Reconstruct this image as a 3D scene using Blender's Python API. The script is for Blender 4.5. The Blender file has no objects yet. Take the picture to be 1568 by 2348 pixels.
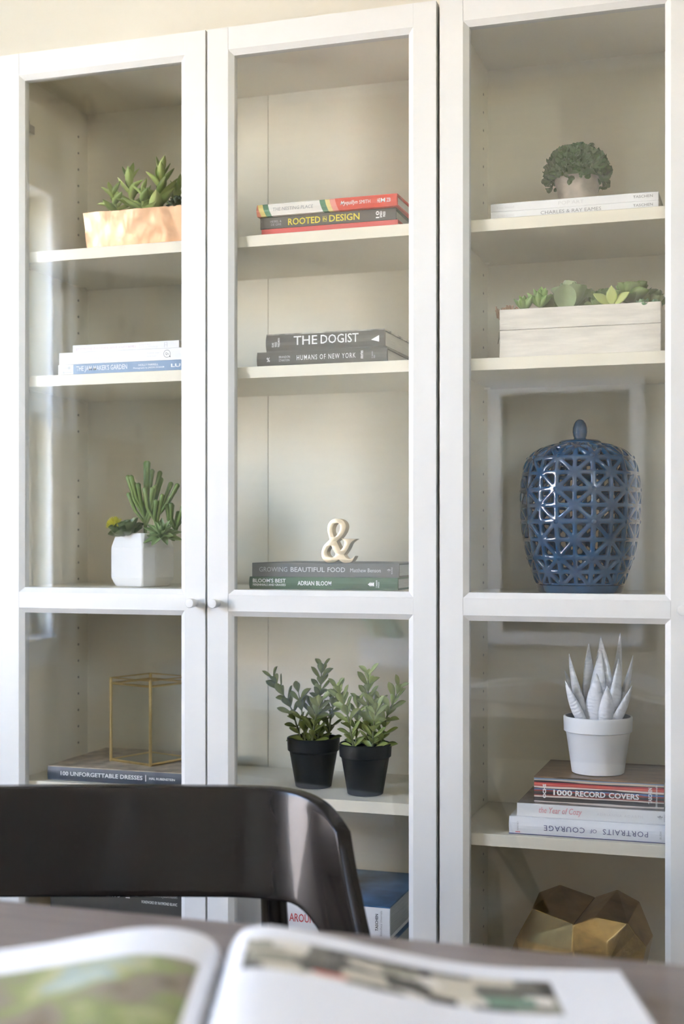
import bpy, bmesh, math, random
from mathutils import Matrix, Vector
R = math.radians
S = bpy.context.scene
C = S.collection
random.seed(7)

# ------------------------------------------------------------------ camera
TH = 0.3117                      # camera turned left of the bookcase normal
F_PX, W_PX, H_PX = 3052.33, 1568.0, 2348.0
cam_d = bpy.data.cameras.new('camera')
cam = bpy.data.objects.new('camera', cam_d); C.objects.link(cam)
cam.location = (1.3064, -2.0667, 1.1362)
cam.rotation_euler = (R(90), 0, TH)
cam_d.sensor_fit = 'VERTICAL'
cam_d.sensor_height = 36.0
cam_d.lens = F_PX / H_PX * 36.0
cam_d.shift_x = 0.0
cam_d.shift_y = (1242.6 - H_PX / 2) / H_PX
cam_d.clip_start = 0.02
cam_d.dof.use_dof = True
cam_d.dof.focus_distance = 2.16
cam_d.dof.aperture_fstop = 2.8
S.camera = cam

# ------------------------------------------------------------------ world, sun, window portal
S.view_settings.view_transform = 'Standard'
S.view_settings.look = 'None'
S.view_settings.gamma = 1.0
S.view_settings.use_curve_mapping = False
S.cycles.transparent_max_bounces = 32
S.view_settings.exposure = 3.03

world = bpy.data.worlds.new('sky'); S.world = world
world.use_nodes = True
wn = world.node_tree.nodes; wl = world.node_tree.links
for n in list(wn): wn.remove(n)
w_out = wn.new('ShaderNodeOutputWorld'); w_bg = wn.new('ShaderNodeBackground')
w_sky = wn.new('ShaderNodeTexSky')
w_sky.sky_type = 'NISHITA'
w_sky.sun_disc = False
w_sky.sun_elevation = R(50); w_sky.sun_rotation = R(100)
w_sky.air_density = 1.0; w_sky.dust_density = 1.2; w_sky.ozone_density = 1.0
wl.new(w_sky.outputs[0], w_bg.inputs[0]); wl.new(w_bg.outputs[0], w_out.inputs[0])
w_bg.inputs[1].default_value = 1.3

sun_d = bpy.data.lights.new('sun', 'SUN'); sun = bpy.data.objects.new('sun', sun_d); C.objects.link(sun)
sun_d.energy = 12.5; sun_d.angle = R(0.6); sun_d.color = (1.0, 0.95, 0.87)
sun.location = (4, 1, 8)
sun.rotation_euler = (Vector((-0.58, -0.45, -0.68))).to_track_quat('-Z', 'Y').to_euler()

WX = -1.20                       # inner face of the left wall
WIN_Y0, WIN_Y1, WIN_Z0, WIN_Z1 = -2.19, -1.12, 0.80, 2.39
por_d = bpy.data.lights.new('window_portal', 'AREA'); por = bpy.data.objects.new('window_portal', por_d); C.objects.link(por)
por_d.shape = 'RECTANGLE'; por_d.size = WIN_Z1 - WIN_Z0; por_d.size_y = WIN_Y1 - WIN_Y0
por.location = (WX - 0.13, (WIN_Y0 + WIN_Y1) / 2, (WIN_Z0 + WIN_Z1) / 2)
por.rotation_euler = (0, R(-90), 0)
por_d.cycles.is_portal = True
W2 = (-2.75, -2.20, 1.80, 2.40)  # second window, in the right wall beside the camera
por2_d = bpy.data.lights.new('window_portal', 'AREA'); por2 = bpy.data.objects.new('window_portal', por2_d); C.objects.link(por2)
por2_d.shape = 'RECTANGLE'; por2_d.size = W2[3] - W2[2]; por2_d.size_y = W2[1] - W2[0]
por2.location = (3.03, (W2[0] + W2[1]) / 2, (W2[2] + W2[3]) / 2)
por2.rotation_euler = (0, R(90), 0)
por2_d.cycles.is_portal = True

# ------------------------------------------------------------------ helpers: colour, materials
def lin(h):
    if isinstance(h, (tuple, list)): return (h[0], h[1], h[2], 1)
    h = h.lstrip('#'); o = []
    for i in (0, 2, 4):
        c = int(h[i:i+2], 16) / 255
        o.append(c / 12.92 if c <= 0.04045 else ((c + 0.055) / 1.055) ** 2.4)
    return (*o, 1)

def new_mat(name):
    m = bpy.data.materials.new(name); m.use_nodes = True
    nt = m.node_tree
    return m, nt.nodes, nt.links, nt.nodes['Principled BSDF']

def mat(name, col, rough=0.5, metal=0.0, spec=0.5, var=0.0, scale=40.0, bump=0.0, bscale=120.0, stretch=None, sub=0.0, coat=0.0):
    m, n, l, p = new_mat(name)
    c = lin(col)
    p.inputs['Base Color'].default_value = c
    p.inputs['Roughness'].default_value = rough
    p.inputs['Metallic'].default_value = metal
    p.inputs['Specular IOR Level'].default_value = spec
    if coat: p.inputs['Coat Weight'].default_value = coat; p.inputs['Coat Roughness'].default_value = 0.04
    if sub:
        p.inputs['Subsurface Weight'].default_value = sub; p.inputs['Subsurface Radius'].default_value = (0.002, 0.003, 0.001)
    tc = n.new('ShaderNodeTexCoord'); mp = n.new('ShaderNodeMapping')
    l.new(tc.outputs['Object'], mp.inputs[0])
    if stretch: mp.inputs['Scale'].default_value = stretch
    if var:
        t = n.new('ShaderNodeTexNoise'); t.inputs['Scale'].default_value = scale; t.inputs['Detail'].default_value = 5
        l.new(mp.outputs[0], t.inputs[0])
        r = n.new('ShaderNodeValToRGB')
        r.color_ramp.elements[0].position = 0.3; r.color_ramp.elements[1].position = 0.7
        r.color_ramp.elements[0].color = tuple(max(0, x * (1 - var)) for x in c[:3]) + (1,)
        r.color_ramp.elements[1].color = tuple(min(1, x * (1 + var)) for x in c[:3]) + (1,)
        l.new(t.outputs[0], r.inputs[0]); l.new(r.outputs[0], p.inputs['Base Color'])
    if bump:
        t2 = n.new('ShaderNodeTexNoise'); t2.inputs['Scale'].default_value = bscale; t2.inputs['Detail'].default_value = 6
        l.new(mp.outputs[0], t2.inputs[0])
        b = n.new('ShaderNodeBump'); b.inputs['Strength'].default_value = bump; b.inputs['Distance'].default_value = 0.002
        l.new(t2.outputs[0], b.inputs['Height']); l.new(b.outputs[0], p.inputs['Normal'])
    return m

def glass_mat(name, f0=0.045, tint=(1, 1, 1, 1), rough=0.0):
    m = bpy.data.materials.new(name); m.use_nodes = True
    n = m.node_tree.nodes; l = m.node_tree.links
    for x in list(n): n.remove(x)
    out = n.new('ShaderNodeOutputMaterial'); mix = n.new('ShaderNodeMixShader')
    tr = n.new('ShaderNodeBsdfTransparent'); gl = n.new('ShaderNodeBsdfGlossy'); gl.inputs['Roughness'].default_value = rough
    tr.inputs[0].default_value = tint
    lw = n.new('ShaderNodeLayerWeight'); lw.inputs[0].default_value = 0.5
    pw = n.new('ShaderNodeMath'); pw.operation = 'POWER'; pw.inputs[1].default_value = 5
    ml = n.new('ShaderNodeMath'); ml.operation = 'MULTIPLY_ADD'; ml.inputs[1].default_value = 1 - f0; ml.inputs[2].default_value = f0
    l.new(lw.outputs['Facing'], pw.inputs[0]); l.new(pw.outputs[0], ml.inputs[0]); l.new(ml.outputs[0], mix.inputs[0])
    l.new(tr.outputs[0], mix.inputs[1]); l.new(gl.outputs[0], mix.inputs[2]); l.new(mix.outputs[0], out.inputs[0])
    return m

def ramp_mat(name, stops, axis='X', slant=0.0, rough=0.45, offset=0.0):
    """constant colour bands printed along one object axis; stops = [(pos in metres, colour)]"""
    m, n, l, p = new_mat(name)
    p.inputs['Roughness'].default_value = rough
    tc = n.new('ShaderNodeTexCoord'); sp = n.new('ShaderNodeSeparateXYZ'); l.new(tc.outputs['Object'], sp.inputs[0])
    md = n.new('ShaderNodeMath'); md.operation = 'MULTIPLY_ADD'; md.inputs[1].default_value = slant
    l.new(sp.outputs['Z' if axis == 'X' else 'X'], md.inputs[0]); l.new(sp.outputs[axis], md.inputs[2])
    L = stops[-1][0] * 1.02 + 1e-6
    dv = n.new('ShaderNodeMath'); dv.operation = 'DIVIDE'; dv.inputs[1].default_value = L; l.new(md.outputs[0], dv.inputs[0])
    r = n.new('ShaderNodeValToRGB'); r.color_ramp.interpolation = 'CONSTANT'
    e = r.color_ramp.elements
    e[0].position = 0; e[0].color = lin(stops[0][1])
    e[1].position = stops[1][0] / L; e[1].color = lin(stops[1][1])
    for pos, c in stops[2:]:
        k = e.new(min(1, pos / L)); k.color = lin(c)
    l.new(dv.outputs[0], r.inputs[0]); l.new(r.outputs[0], p.inputs['Base Color'])
    return m

M = {}
M['white'] = mat('white_lacquer', (0.665, 0.65, 0.608), 0.42, var=0.012, scale=6)
M['shelf'] = mat('white_foil', (0.80, 0.745, 0.605), 0.45, var=0.015, scale=8, stretch=(1, 1, 12))
M['wall'] = mat('cream_paint', (0.69, 0.645, 0.535), 0.75, var=0.015, scale=3, bump=0.05, bscale=300)
M['ceil'] = mat('ceiling_paint', (0.82, 0.80, 0.76), 0.8, var=0.01, scale=3)
M['trim'] = mat('trim_paint', (0.86, 0.86, 0.85), 0.4, var=0.01, scale=5)
M['floor'] = mat('oak_floor', (0.15, 0.095, 0.055), 0.35, var=0.35, scale=9, stretch=(1, 9, 1), bump=0.05)
M['glass'] = glass_mat('door_glass', 0.088, (0.99, 0.99, 0.985, 1))
M['winglass'] = glass_mat('window_glass', 0.04)
M['tglass'] = glass_mat('thin_glass', 0.05, (0.985, 0.99, 0.98, 1))
M['steel'] = mat('nickel', (0.55, 0.53, 0.5), 0.3, 1.0, var=0.05)
M['hole'] = mat('drilled_hole', (0.035, 0.03, 0.025), 0.8, var=0.1)
M['paper'] = mat('page_edges', (0.72, 0.69, 0.62), 0.7, var=0.14, scale=60, stretch=(0.4, 0.4, 40))
M['greypaper'] = mat('grey_page_edges', (0.50, 0.51, 0.50), 0.6, var=0.2, scale=60, stretch=(0.4, 0.4, 40))
M['ink_white'] = mat('white_print', (0.85, 0.85, 0.83), 0.5, var=0.01)
M['ink_grey'] = mat('grey_print', (0.30, 0.30, 0.29), 0.5, var=0.02)
M['ink_lgrey'] = mat('light_grey_print', (0.52, 0.52, 0.50), 0.5, var=0.02)
M['ink_pale'] = mat('pale_print', (0.66, 0.65, 0.64), 0.5, var=0.02)
M['ink_black'] = mat('black_print', (0.03, 0.03, 0.035), 0.5, var=0.02)
M['ink_yellow'] = mat('yellow_print', (0.78, 0.66, 0.06), 0.5, var=0.02)
M['ink_red'] = mat('red_print', (0.62, 0.05, 0.05), 0.5, var=0.02)
M['ink_pink'] = mat('pink_print', (0.75, 0.28, 0.30), 0.5, var=0.02)
M['ink_palepink'] = mat('pale_pink_print', (0.72, 0.60, 0.63), 0.5, var=0.02)
M['ink_navy'] = mat('navy_print', (0.05, 0.055, 0.17), 0.5, var=0.02)
M['soil'] = mat('dark_soil', (0.03, 0.025, 0.02), 0.95, var=0.4, scale=200, bump=0.8, bscale=300)
M['chair'] = mat('dark_stained_veneer', (0.011, 0.008, 0.0065), 0.25, spec=0.18, var=0.02, scale=3, stretch=(1, 1, 5), coat=0.24)
M['table'] = mat('dark_stained_table', (0.20, 0.158, 0.135), 0.38, var=0.25, scale=7, stretch=(1, 10, 10), coat=0.1)
M['gold'] = mat('antique_gold', (0.36, 0.255, 0.10), 0.24, 1.0, var=0.25, scale=30, bump=0.18, bscale=90)
M['brass'] = mat('brass_strip', (0.78, 0.60, 0.28), 0.30, 1.0, var=0.12, scale=40)
M['champagne'] = mat('champagne_metal', (0.80, 0.66, 0.46), 0.42, 1.0, var=0.06, scale=30)
M['copper'] = mat('hammered_copper', (0.60, 0.365, 0.215), 0.27, 1.0, var=0.06, scale=12, bump=0.55, bscale=22)
M['potwhite'] = mat('white_ceramic', (0.82, 0.81, 0.78), 0.35, var=0.01)
M['potmatte'] = mat('matte_white_pot', (0.82, 0.83, 0.84), 0.55, var=0.015)
M['potblack'] = mat('black_plastic_pot', (0.012, 0.0125, 0.014), 0.42, var=0.1)
M['terracotta'] = mat('grey_washed_clay', (0.45, 0.39, 0.32), 0.85, var=0.25, scale=45, bump=0.5, bscale=120)
M['blue'] = mat('blue_glaze', (0.0005, 0.050, 0.135), 0.08, spec=0.6, var=0.25, scale=14, coat=0.6)
M['washwood'] = mat('whitewashed_wood', (0.74, 0.69, 0.60), 0.7, var=0.10, scale=16, stretch=(1, 8, 8), bump=0.4, bscale=60)
M['curtain'] = mat('curtain_linen', (0.36, 0.32, 0.26), 0.9, var=0.08, scale=20)

# ------------------------------------------------------------------ helpers: objects
WM = {}
def wm(o): return WM.get(o.name, Matrix.Identity(4)) if o else Matrix.Identity(4)

def tag(o, label=None, cat=None, group=None, kind=None):
    if label: o['label'] = label
    if cat: o['category'] = cat
    if group: o['group'] = group
    if kind: o['kind'] = kind
    return o

def thing(name, label, cat, loc=(0, 0, 0), rz=0.0, group=None):
    o = bpy.data.objects.new(name, None); C.objects.link(o)
    o.empty_display_size = 0.05
    o.location = loc; o.rotation_euler = (0, 0, rz)
    WM[o.name] = Matrix.Translation(loc) @ Matrix.Rotation(rz, 4, 'Z')
    return tag(o, label, cat, group)

def link(name, me, parent=None, mtx=None):
    o = bpy.data.objects.new(name, me); C.objects.link(o)
    if parent: o.parent = parent
    if mtx is not None: o.matrix_basis = mtx
    WM[o.name] = wm(parent) @ (mtx if mtx is not None else Matrix.Identity(4))
    return o

def smooth(me, ang=None):
    for p in me.polygons: p.use_smooth = True
    if ang is not None:
        bm = bmesh.new(); bm.from_mesh(me)
        for e in bm.edges:
            if len(e.link_faces) == 2 and e.calc_face_angle(0) > R(ang): e.smooth = False
        bm.to_mesh(me); bm.free()

class MB:
    def __init__(s): s.v = []; s.f = []; s.mi = []; s.cur = 0
    def add(s, vs, fs):
        k = len(s.v); s.v += [tuple(v) for v in vs]
        for f in fs: s.f.append(tuple(i + k for i in f)); s.mi.append(s.cur)
        return s
    def box(s, x0, x1, y0, y1, z0, z1, M4=None):
        vs = [Vector((x, y, z)) for z in (z0, z1) for y in (y0, y1) for x in (x0, x1)]
        if M4: vs = [M4 @ v for v in vs]
        return s.add(vs, [(0, 2, 3, 1), (4, 5, 7, 6), (0, 1, 5, 4), (2, 6, 7, 3), (0, 4, 6, 2), (1, 3, 7, 5)])
    def prism(s, poly, z0, z1, M4=None):
        n = len(poly)
        vs = [Vector((x, y, z)) for z in (z0, z1) for (x, y) in poly]
        if M4: vs = [M4 @ v for v in vs]
        fs = [tuple(range(n - 1, -1, -1)), tuple(range(n, 2 * n))] + [(i, (i + 1) % n, n + (i + 1) % n, n + i) for i in range(n)]
        return s.add(vs, fs)
    def lathe(s, prof, seg=32, M4=None, cap=True):
        """prof = [(r, z)]; open profile revolved about Z"""
        vs = []; fs = []
        for r, z in prof:
            for k in range(seg):
                a = 2 * math.pi * k / seg; vs.append(Vector((r * math.cos(a), r * math.sin(a), z)))
        for i in range(len(prof) - 1):
            for k in range(seg):
                k2 = (k + 1) % seg
                fs.append((i * seg + k, i * seg + k2, (i + 1) * seg + k2, (i + 1) * seg + k))
        if cap:
            fs.append(tuple(range(seg - 1, -1, -1))); fs.append(tuple((len(prof) - 1) * seg + k for k in range(seg)))
        if M4: vs = [M4 @ v for v in vs]
        return s.add(vs, fs)
    def tube(s, pts, rad, seg=8, cap=True):
        pts = [Vector(p) for p in pts]; n = len(pts)
        rr = rad if isinstance(rad, (list, tuple)) else [rad] * n
        vs = []; fs = []; up = Vector((0.13, 0.21, 1)).normalized()
        for i, p in enumerate(pts):
            d = (pts[min(i + 1, n - 1)] - pts[max(i - 1, 0)]).normalized()
            if abs(d.dot(up)) > 0.95: up = Vector((1, 0.1, 0.05)).normalized()
            a = d.cross(up).normalized(); b = d.cross(a)
            for k in range(seg):
                t = 2 * math.pi * k / seg
                vs.append(p + (a * math.cos(t) + b * math.sin(t)) * rr[i])
        for i in range(n - 1):
            for k in range(seg):
                k2 = (k + 1) % seg
                fs.append((i * seg + k, (i + 1) * seg + k, (i + 1) * seg + k2, i * seg + k2))
        if cap:
            fs.append(tuple(range(seg))); fs.append(tuple((n - 1) * seg + k for k in range(seg - 1, -1, -1)))
        return s.add(vs, fs)
    def mesh(s, name, mats, world_to=None, bevel=0, bseg=2, sm=None):
        me = bpy.data.meshes.new(name); me.from_pydata(s.v, [], s.f)
        if not isinstance(mats, (list, tuple)): mats = [mats]
        for m in mats: me.materials.append(m)
        for p, i in zip(me.polygons, s.mi): p.material_index = i
        if world_to is not None: me.transform(world_to.inverted())
        bm = bmesh.new(); bm.from_mesh(me)
        bmesh.ops.recalc_face_normals(bm, faces=bm.faces)
        if bevel:
            es = [e for e in bm.edges if len(e.link_faces) == 2 and e.calc_face_angle(0) > R(25)]
            bmesh.ops.bevel(bm, geom=es, offset=bevel, segments=bseg, profile=0.5, affect='EDGES', clamp_overlap=True)
        bm.to_mesh(me); bm.free()
        if sm is not None: smooth(me, sm)
        return me
    def obj(s, name, mats, parent=None, local=False, bevel=0, bseg=2, sm=None):
        me = s.mesh(name, mats, None if local else wm(parent), bevel, bseg, sm)
        return link(name, me, parent)

def struct(o): o['kind'] = 'structure'; return o

def basis(pos, d, up=(0, 0, 1), scale=(1, 1, 1)):
    """local +X -> d, local +Z close to up"""
    x = Vector(d).normalized(); u = Vector(up)
    if abs(x.dot(u.normalized())) > 0.98: u = Vector((0.3, -1, 0.2))
    y = u.cross(x).normalized(); z = x.cross(y).normalized()
    m = Matrix(((x.x, y.x, z.x, 0), (x.y, y.y, z.y, 0), (x.z, y.z, z.z, 0), (0, 0, 0, 1)))
    return Matrix.Translation(pos) @ m @ Matrix.Diagonal((*scale, 1))

# text printed on a spine: x0..x1 along the thing's X, z0..z1 heights, plane y (faces -Y)
def text(name, s, parent, m, x0, x1, z0, z1, y, bold=0.0, shear=0.0, rot=0, space=1.0, local=True):
    cu = bpy.data.curves.new(name, 'FONT'); cu.body = s; cu.size = 1.0
    cu.offset = bold; cu.shear = shear; cu.space_character = space; cu.resolution_u = 2
    cu.align_x = 'LEFT'
    t = bpy.data.objects.new(name, cu); C.objects.link(t)
    dg = bpy.context.evaluated_depsgraph_get(); dg.update()
    me = bpy.data.meshes.new_from_object(t.evaluated_get(dg))
    bpy.data.objects.remove(t); bpy.data.curves.remove(cu)
    me.name = name; me.materials.clear(); me.materials.append(m)
    xs = [v.co.x for v in me.vertices]; ys = [v.co.y for v in me.vertices]
    ax, bx, ay, by = min(xs), max(xs), min(ys), max(ys)
    for v in me.vertices:
        u = (v.co.x - ax) / max(1e-6, bx - ax); w = (v.co.y - ay) / max(1e-6, by - ay)
        if rot == 180: u, w = 1 - u, 1 - w
        elif rot == 90: u, w = 1 - w, u           # reads upward
        elif rot == -90: u, w = w, 1 - u          # reads downward
        v.co = (x0 + u * (x1 - x0), y, z0 + w * (z1 - z0))
    # give the print a hair of thickness
    bm = bmesh.new(); bm.from_mesh(me)
    bmesh.ops.recalc_face_normals(bm, faces=bm.faces)
    bm.to_mesh(me); bm.free()
    return link(name, me, parent)

# ------------------------------------------------------------------ room shell
def room():
    XR, YF, YB, ZC = 2.9, -3.1, 0.302, 2.95
    YF2 = YF
    struct(MB().box(WX, XR, YF2, YB, -0.05, 0.0).obj('floor', M['floor']))
    struct(MB().box(WX - 0.15, XR + 0.15, YF2 - 0.1, YB + 0.1, ZC, ZC + 0.1).obj('ceiling', M['ceil']))
    struct(MB().box(WX - 0.15, XR + 0.1, YB, YB + 0.1, -0.05, ZC).obj('wall_back', M['wall']))
    w = MB(); a, b, c, d = W2
    w.box(XR, XR + 0.15, YF2, a, -0.05, ZC); w.box(XR, XR + 0.15, b, YB, -0.05, ZC); w.box(XR, XR + 0.15, a, b, -0.05, c); w.box(XR, XR + 0.15, a, b, d, ZC)
    struct(w.obj('wall_right', M['wall']))
    struct(MB().box(WX - 0.15, XR + 0.15, YF - 0.1, YF, -0.05, ZC).obj('wall_front', M['wall']))
    # left wall with the window opening
    w = MB(); xa, xb = WX - 0.15, WX
    o = [(WIN_Y0, WIN_Y1, WIN_Z0, WIN_Z1)]
    ys = [YF2, o[0][0], o[0][1], YB]
    for i in (0, 2): w.box(xa, xb, ys[i], ys[i + 1], -0.05, ZC)
    for (a, b, c, d) in o:
        w.box(xa, xb, a, b, -0.05, c); w.box(xa, xb, a, b, d, ZC)
    struct(w.obj('wall_left', M['wall']))
    b = MB().box(WX, WX + 0.015, YF2, YB, 0, 0.13); struct(b.obj('baseboard_left', M['trim'], bevel=0.003))
    b = MB().box(WX + 0.015, XR, YB - 0.015, YB, 0, 0.13); struct(b.obj('baseboard_back', M['trim'], bevel=0.003))
    b = MB().box(WX, XR, YF, YF + 0.015, 0, 0.13); struct(b.obj('baseboard_front', M['trim'], bevel=0.003))
    for k, (a, b_, c, d) in enumerate((o[0], W2)):
        X, sg = ((WX, 1), (XR, -1))[k]             # wall face and the direction into the room
        win = struct(thing('window_%d' % (k + 1), None, None, (X - sg * 0.08, (a + b_) / 2, c)))
        def P(name, x0, x1, y0, y1, z0, z1, par=win, m='trim'):
            xa, xb = sorted((X + sg * x0, X + sg * x1))
            return MB().box(xa, xb, y0, y1, z0, z1).obj(name, M[m], par, bevel=0.002 if m == 'trim' else 0)
        t = 0.085
        for (y0, y1) in ((a - t, a), (b_, b_ + t)): P('casing', 0, 0.02, y0, y1, c - 0.02, d)
        P('casing', 0, 0.024, a - t, b_ + t, d, d + t + 0.015)
        P('sill', -0.10, 0.05, a - t - 0.02, b_ + t + 0.02, c - 0.03, c)
        P('apron', 0, 0.018, a - t, b_ + t, c - 0.11, c - 0.03)
        zm = (c + d) / 2; f = 0.045
        for (z0, z1, x0) in ((c, zm + 0.02, -0.085), (zm - 0.02, d, -0.118)):
            x1 = x0 + 0.03; mb = MB()
            for (y0, y1, p, q) in ((a, a + f, z0, z1), (b_ - f, b_, z0, z1), (a + f, b_ - f, z0, z0 + f), (a + f, b_ - f, z1 - f, z1)):
                xa, xb = sorted((X + sg * x0, X + sg * x1)); mb.box(xa, xb, y0, y1, p, q)
            s_ = mb.obj('sash', M['trim'], win)
            P('glass_pane', x0 + 0.012, x0 + 0.016, a + f, b_ - f, z0 + f, z1 - f, s_, 'winglass')
room()

# neighbouring brick house seen through the window (as a reflection in the door glass)
def brick_house():
    X0 = -4.6
    t = thing('brick_house', 'pale brick house wall outside the window', 'building', (X0, -1.0, -0.4))
    MB().box(X0 - 0.2, X0 - 0.012, -9.5, 3.0, -0.4, 2.95).obj('mortar_wall', mat('mortar', (0.70, 0.68, 0.66), 0.9, var=0.06), t)
    bm_ = [mat('brick_clay_%d' % i, c, 0.85, var=0.12, scale=20) for i, c in enumerate(((0.53, 0.47, 0.45), (0.60, 0.53, 0.50), (0.50, 0.46, 0.45)))]
    me = [MB().box(0, 0.03, -0.245, 0.245, -0.095, 0.095).mesh('brick', m, bevel=0.004, bseg=1) for m in bm_]
    bw, bh = 0.51, 0.215
    for r_ in range(12):
        for q in range(13):
            y = -6.0 + q * bw + (bw / 2 if r_ % 2 else 0); z = 0.30 + r_ * bh
            link('brick', me[(r_ * 7 + q * 5 + r_ * q) % 3], t, Matrix.Translation((-0.015, y + 1.0, z + 0.4)))
    g = MB().box(-14, 14, -14, 12, -0.5, -0.4).obj('ground', mat('pale_paving', (0.42, 0.40, 0.35), 0.95, var=0.15, scale=4))
    struct(g)
brick_house()

# ------------------------------------------------------------------ bookcases
STILE, BEV, BEVD, DT = 0.0376, 0.0089, 0.0063, 0.020
ZT, ZM1, ZM2, ZB = 1.9621, 1.0471, 1.0201, 0.1176     # edges of the two glazed openings (outer bevel line)
DOOR_Z0, DOOR_Z1, DOOR_W = 0.080, 2.000, 0.396
CAR_Y0, CAR_Y1 = 0.0225, 0.296
BACK_Y = 0.290

def mitre(mb, a0, a1, g0, g1, horiz):
    """bevelled inner lip: front edge a0-a1 at Y=0, glass edge g0-g1 at Y=BEVD, running back to DT"""
    (ax, az), (bx, bz) = a0, a1; (cx, cz), (dx, dz) = g0, g1
    vs = [(ax, 0, az), (bx, 0, bz), (dx, BEVD, dz), (cx, BEVD, cz), (ax, DT, az), (bx, DT, bz), (dx, DT, dz), (cx, DT, cz)]
    mb.add(vs, [(0, 1, 2, 3), (3, 2, 6, 7), (7, 6, 5, 4), (4, 5, 1, 0), (0, 3, 7, 4), (1, 5, 6, 2)])

def door(parent, x0, hinge_left):
    x1 = x0 + DOOR_W; a, b = x0 + STILE, x1 - STILE
    ops = [(ZM1, ZT), (ZB, ZM2)]
    mb = MB()
    mb.box(x0, a, 0, DT, DOOR_Z0, DOOR_Z1); mb.box(b, x1, 0, DT, DOOR_Z0, DOOR_Z1)
    for z0, z1 in ops:
        mitre(mb, (a, z0), (a, z1), (a + BEV, z0 + BEV), (a + BEV, z1 - BEV), 0)
        mitre(mb, (b, z1), (b, z0), (b - BEV, z1 - BEV), (b - BEV, z0 + BEV), 0)
    d = mb.obj('door', M['white'], parent)
    g = 0.0003
    for nm, z0, z1, top, bot in (('top_rail', ZT, DOOR_Z1, None, ZT), ('middle_rail', ZM2, ZM1, ZM1, ZM2), ('bottom_rail', DOOR_Z0, ZB, ZB, None)):
        mb = MB(); mb.box(a + g, b - g, 0.0004, DT, z0, z1)
        if top is not None: mitre(mb, (a, top), (b, top), (a + BEV, top + BEV), (b - BEV, top + BEV), 1)
        if bot is not None: mitre(mb, (b, bot), (a, bot), (b - BEV, bot - BEV), (a + BEV, bot - BEV), 1)
        mb.obj(nm, M['white'], d)
    for z0, z1 in ops:
        MB().box(a + BEV - 0.0015, b - BEV + 0.0015, 0.0095, 0.0135, z0 + BEV - 0.0015, z1 - BEV + 0.0015).obj('glass_pane', M['glass'], d)
    kx = (b + x1) / 2 if hinge_left else (x0 + a) / 2
    km = Matrix.Translation((kx, 0, 1.0335)) @ Matrix.Rotation(R(90), 4, 'X')
    MB().lathe([(0.0058, 0), (0.0060, 0.004), (0.0072, 0.008), (0.0080, 0.018), (0.0080, 0.0225), (0.0072, 0.0235), (0.0035, 0.0238)], 28, km).obj('knob', M['white'], d, sm=40)
    hx = x0 + 0.010 if hinge_left else x1 - 0.010
    s = 1 if hinge_left else -1
    for hz in (1.885, 0.20):
        h = MB()
        h.box(min(hx + s * 0.008, hx + s * 0.030), max(hx + s * 0.008, hx + s * 0.030), 0.0225, 0.034, hz - 0.007, hz + 0.007)
        h.box(min(hx + s * 0.0085, hx + s * 0.0185), max(hx + s * 0.0085, hx + s * 0.0185), 0.030, 0.070, hz - 0.008, hz + 0.008)
        h.obj('hinge', M['steel'], d, bevel=0.001, bseg=1)
    return d

def bookcase(name, label, X0, W, shelves, fixed):
    t = thing(name, label, 'bookcase', (X0 + W / 2, 0.16, 0.0), group='white glazed bookcases standing side by side')
    P = 0.018
    for xa in (X0, X0 + W - P): MB().box(xa, xa + P, CAR_Y0, CAR_Y1, 0.0, 1.998).obj('side_panel', M['shelf'], t, bevel=0.0006, bseg=1)
    i0, i1 = X0 + P, X0 + W - P
    MB().box(i0, i1, CAR_Y0, BACK_Y, 1.982, 1.998).obj('top_panel', M['shelf'], t)
    MB().box(i0, i1, CAR_Y0, BACK_Y, 0.078, 0.098).obj('bottom_panel', M['shelf'], t)
    MB().box(i0, i1, 0.045, 0.060, 0.0, 0.078).obj('plinth', M['white'], t)
    xm = X0 + W / 2
    for (xa, xb) in ((i0, xm - 0.0006), (xm + 0.0006, i1)): MB().box(xa, xb, BACK_Y, BACK_Y + 0.005, 0.078, 1.998).obj('back_panel', M['shelf'], t)
    for z in shelves:
        MB().box(i0 + 0.001, i1 - 0.001, CAR_Y0 + 0.0015, BACK_Y - 0.001, z - 0.0200, z - 0.0006).obj('shelf', M['shelf'], t, bevel=0.0006, bseg=1)
        for px in (i0, i1):
            for py in (0.060, 0.262):
                sg = 1 if px == i0 else -1
                MB().box(min(px, px + sg * 0.010), max(px, px + sg * 0.010), py - 0.004, py + 0.004, z - 0.0235, z - 0.0201).obj('shelf_pin', M['shelf'], t)
    hm = MB().lathe([(0.0026, -0.0002), (0.0026, 0.0003)], 8).mesh('pin_holes', M['hole'])
    mb = MB()
    z = 0.20
    while z < 1.93:
        if min(abs(z - (q - 0.023)) for q in shelves) > 0.016 and abs(z - 1.30) > 0.03:
            for py in (0.060, 0.252):
                for px, sg in ((i0, 1), (i1, -1)):
                    mb.lathe([(0.0024, 0), (0.0024, 0.0003)], 8, Matrix.Translation((px - sg * 0.00005, py, z)) @ Matrix.Rotation(R(90 * sg), 4, 'Y'))
        z += 0.032
    tag(mb.obj('pin_holes', M['hole'], t), kind='stuff')
    return t

SA = (1.654, 1.4325, 1.0565, 0.7110, 0.390)
SB = (1.6515, 1.4300, 1.0530, 0.6715, 0.350)
ca = bookcase('bookcase', 'white double-door glass bookcase on the left with plants, books and an ampersand', 0.0, 0.80, SA, None)
door(ca, 0.002, True); door(ca, 0.402, False)
cb = bookcase('bookcase', 'white glass bookcase on the right holding the blue lattice jar', 0.804, 0.80, SB, None)
door(cb, 0.804, True); door(cb, 1.206, False)

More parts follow.
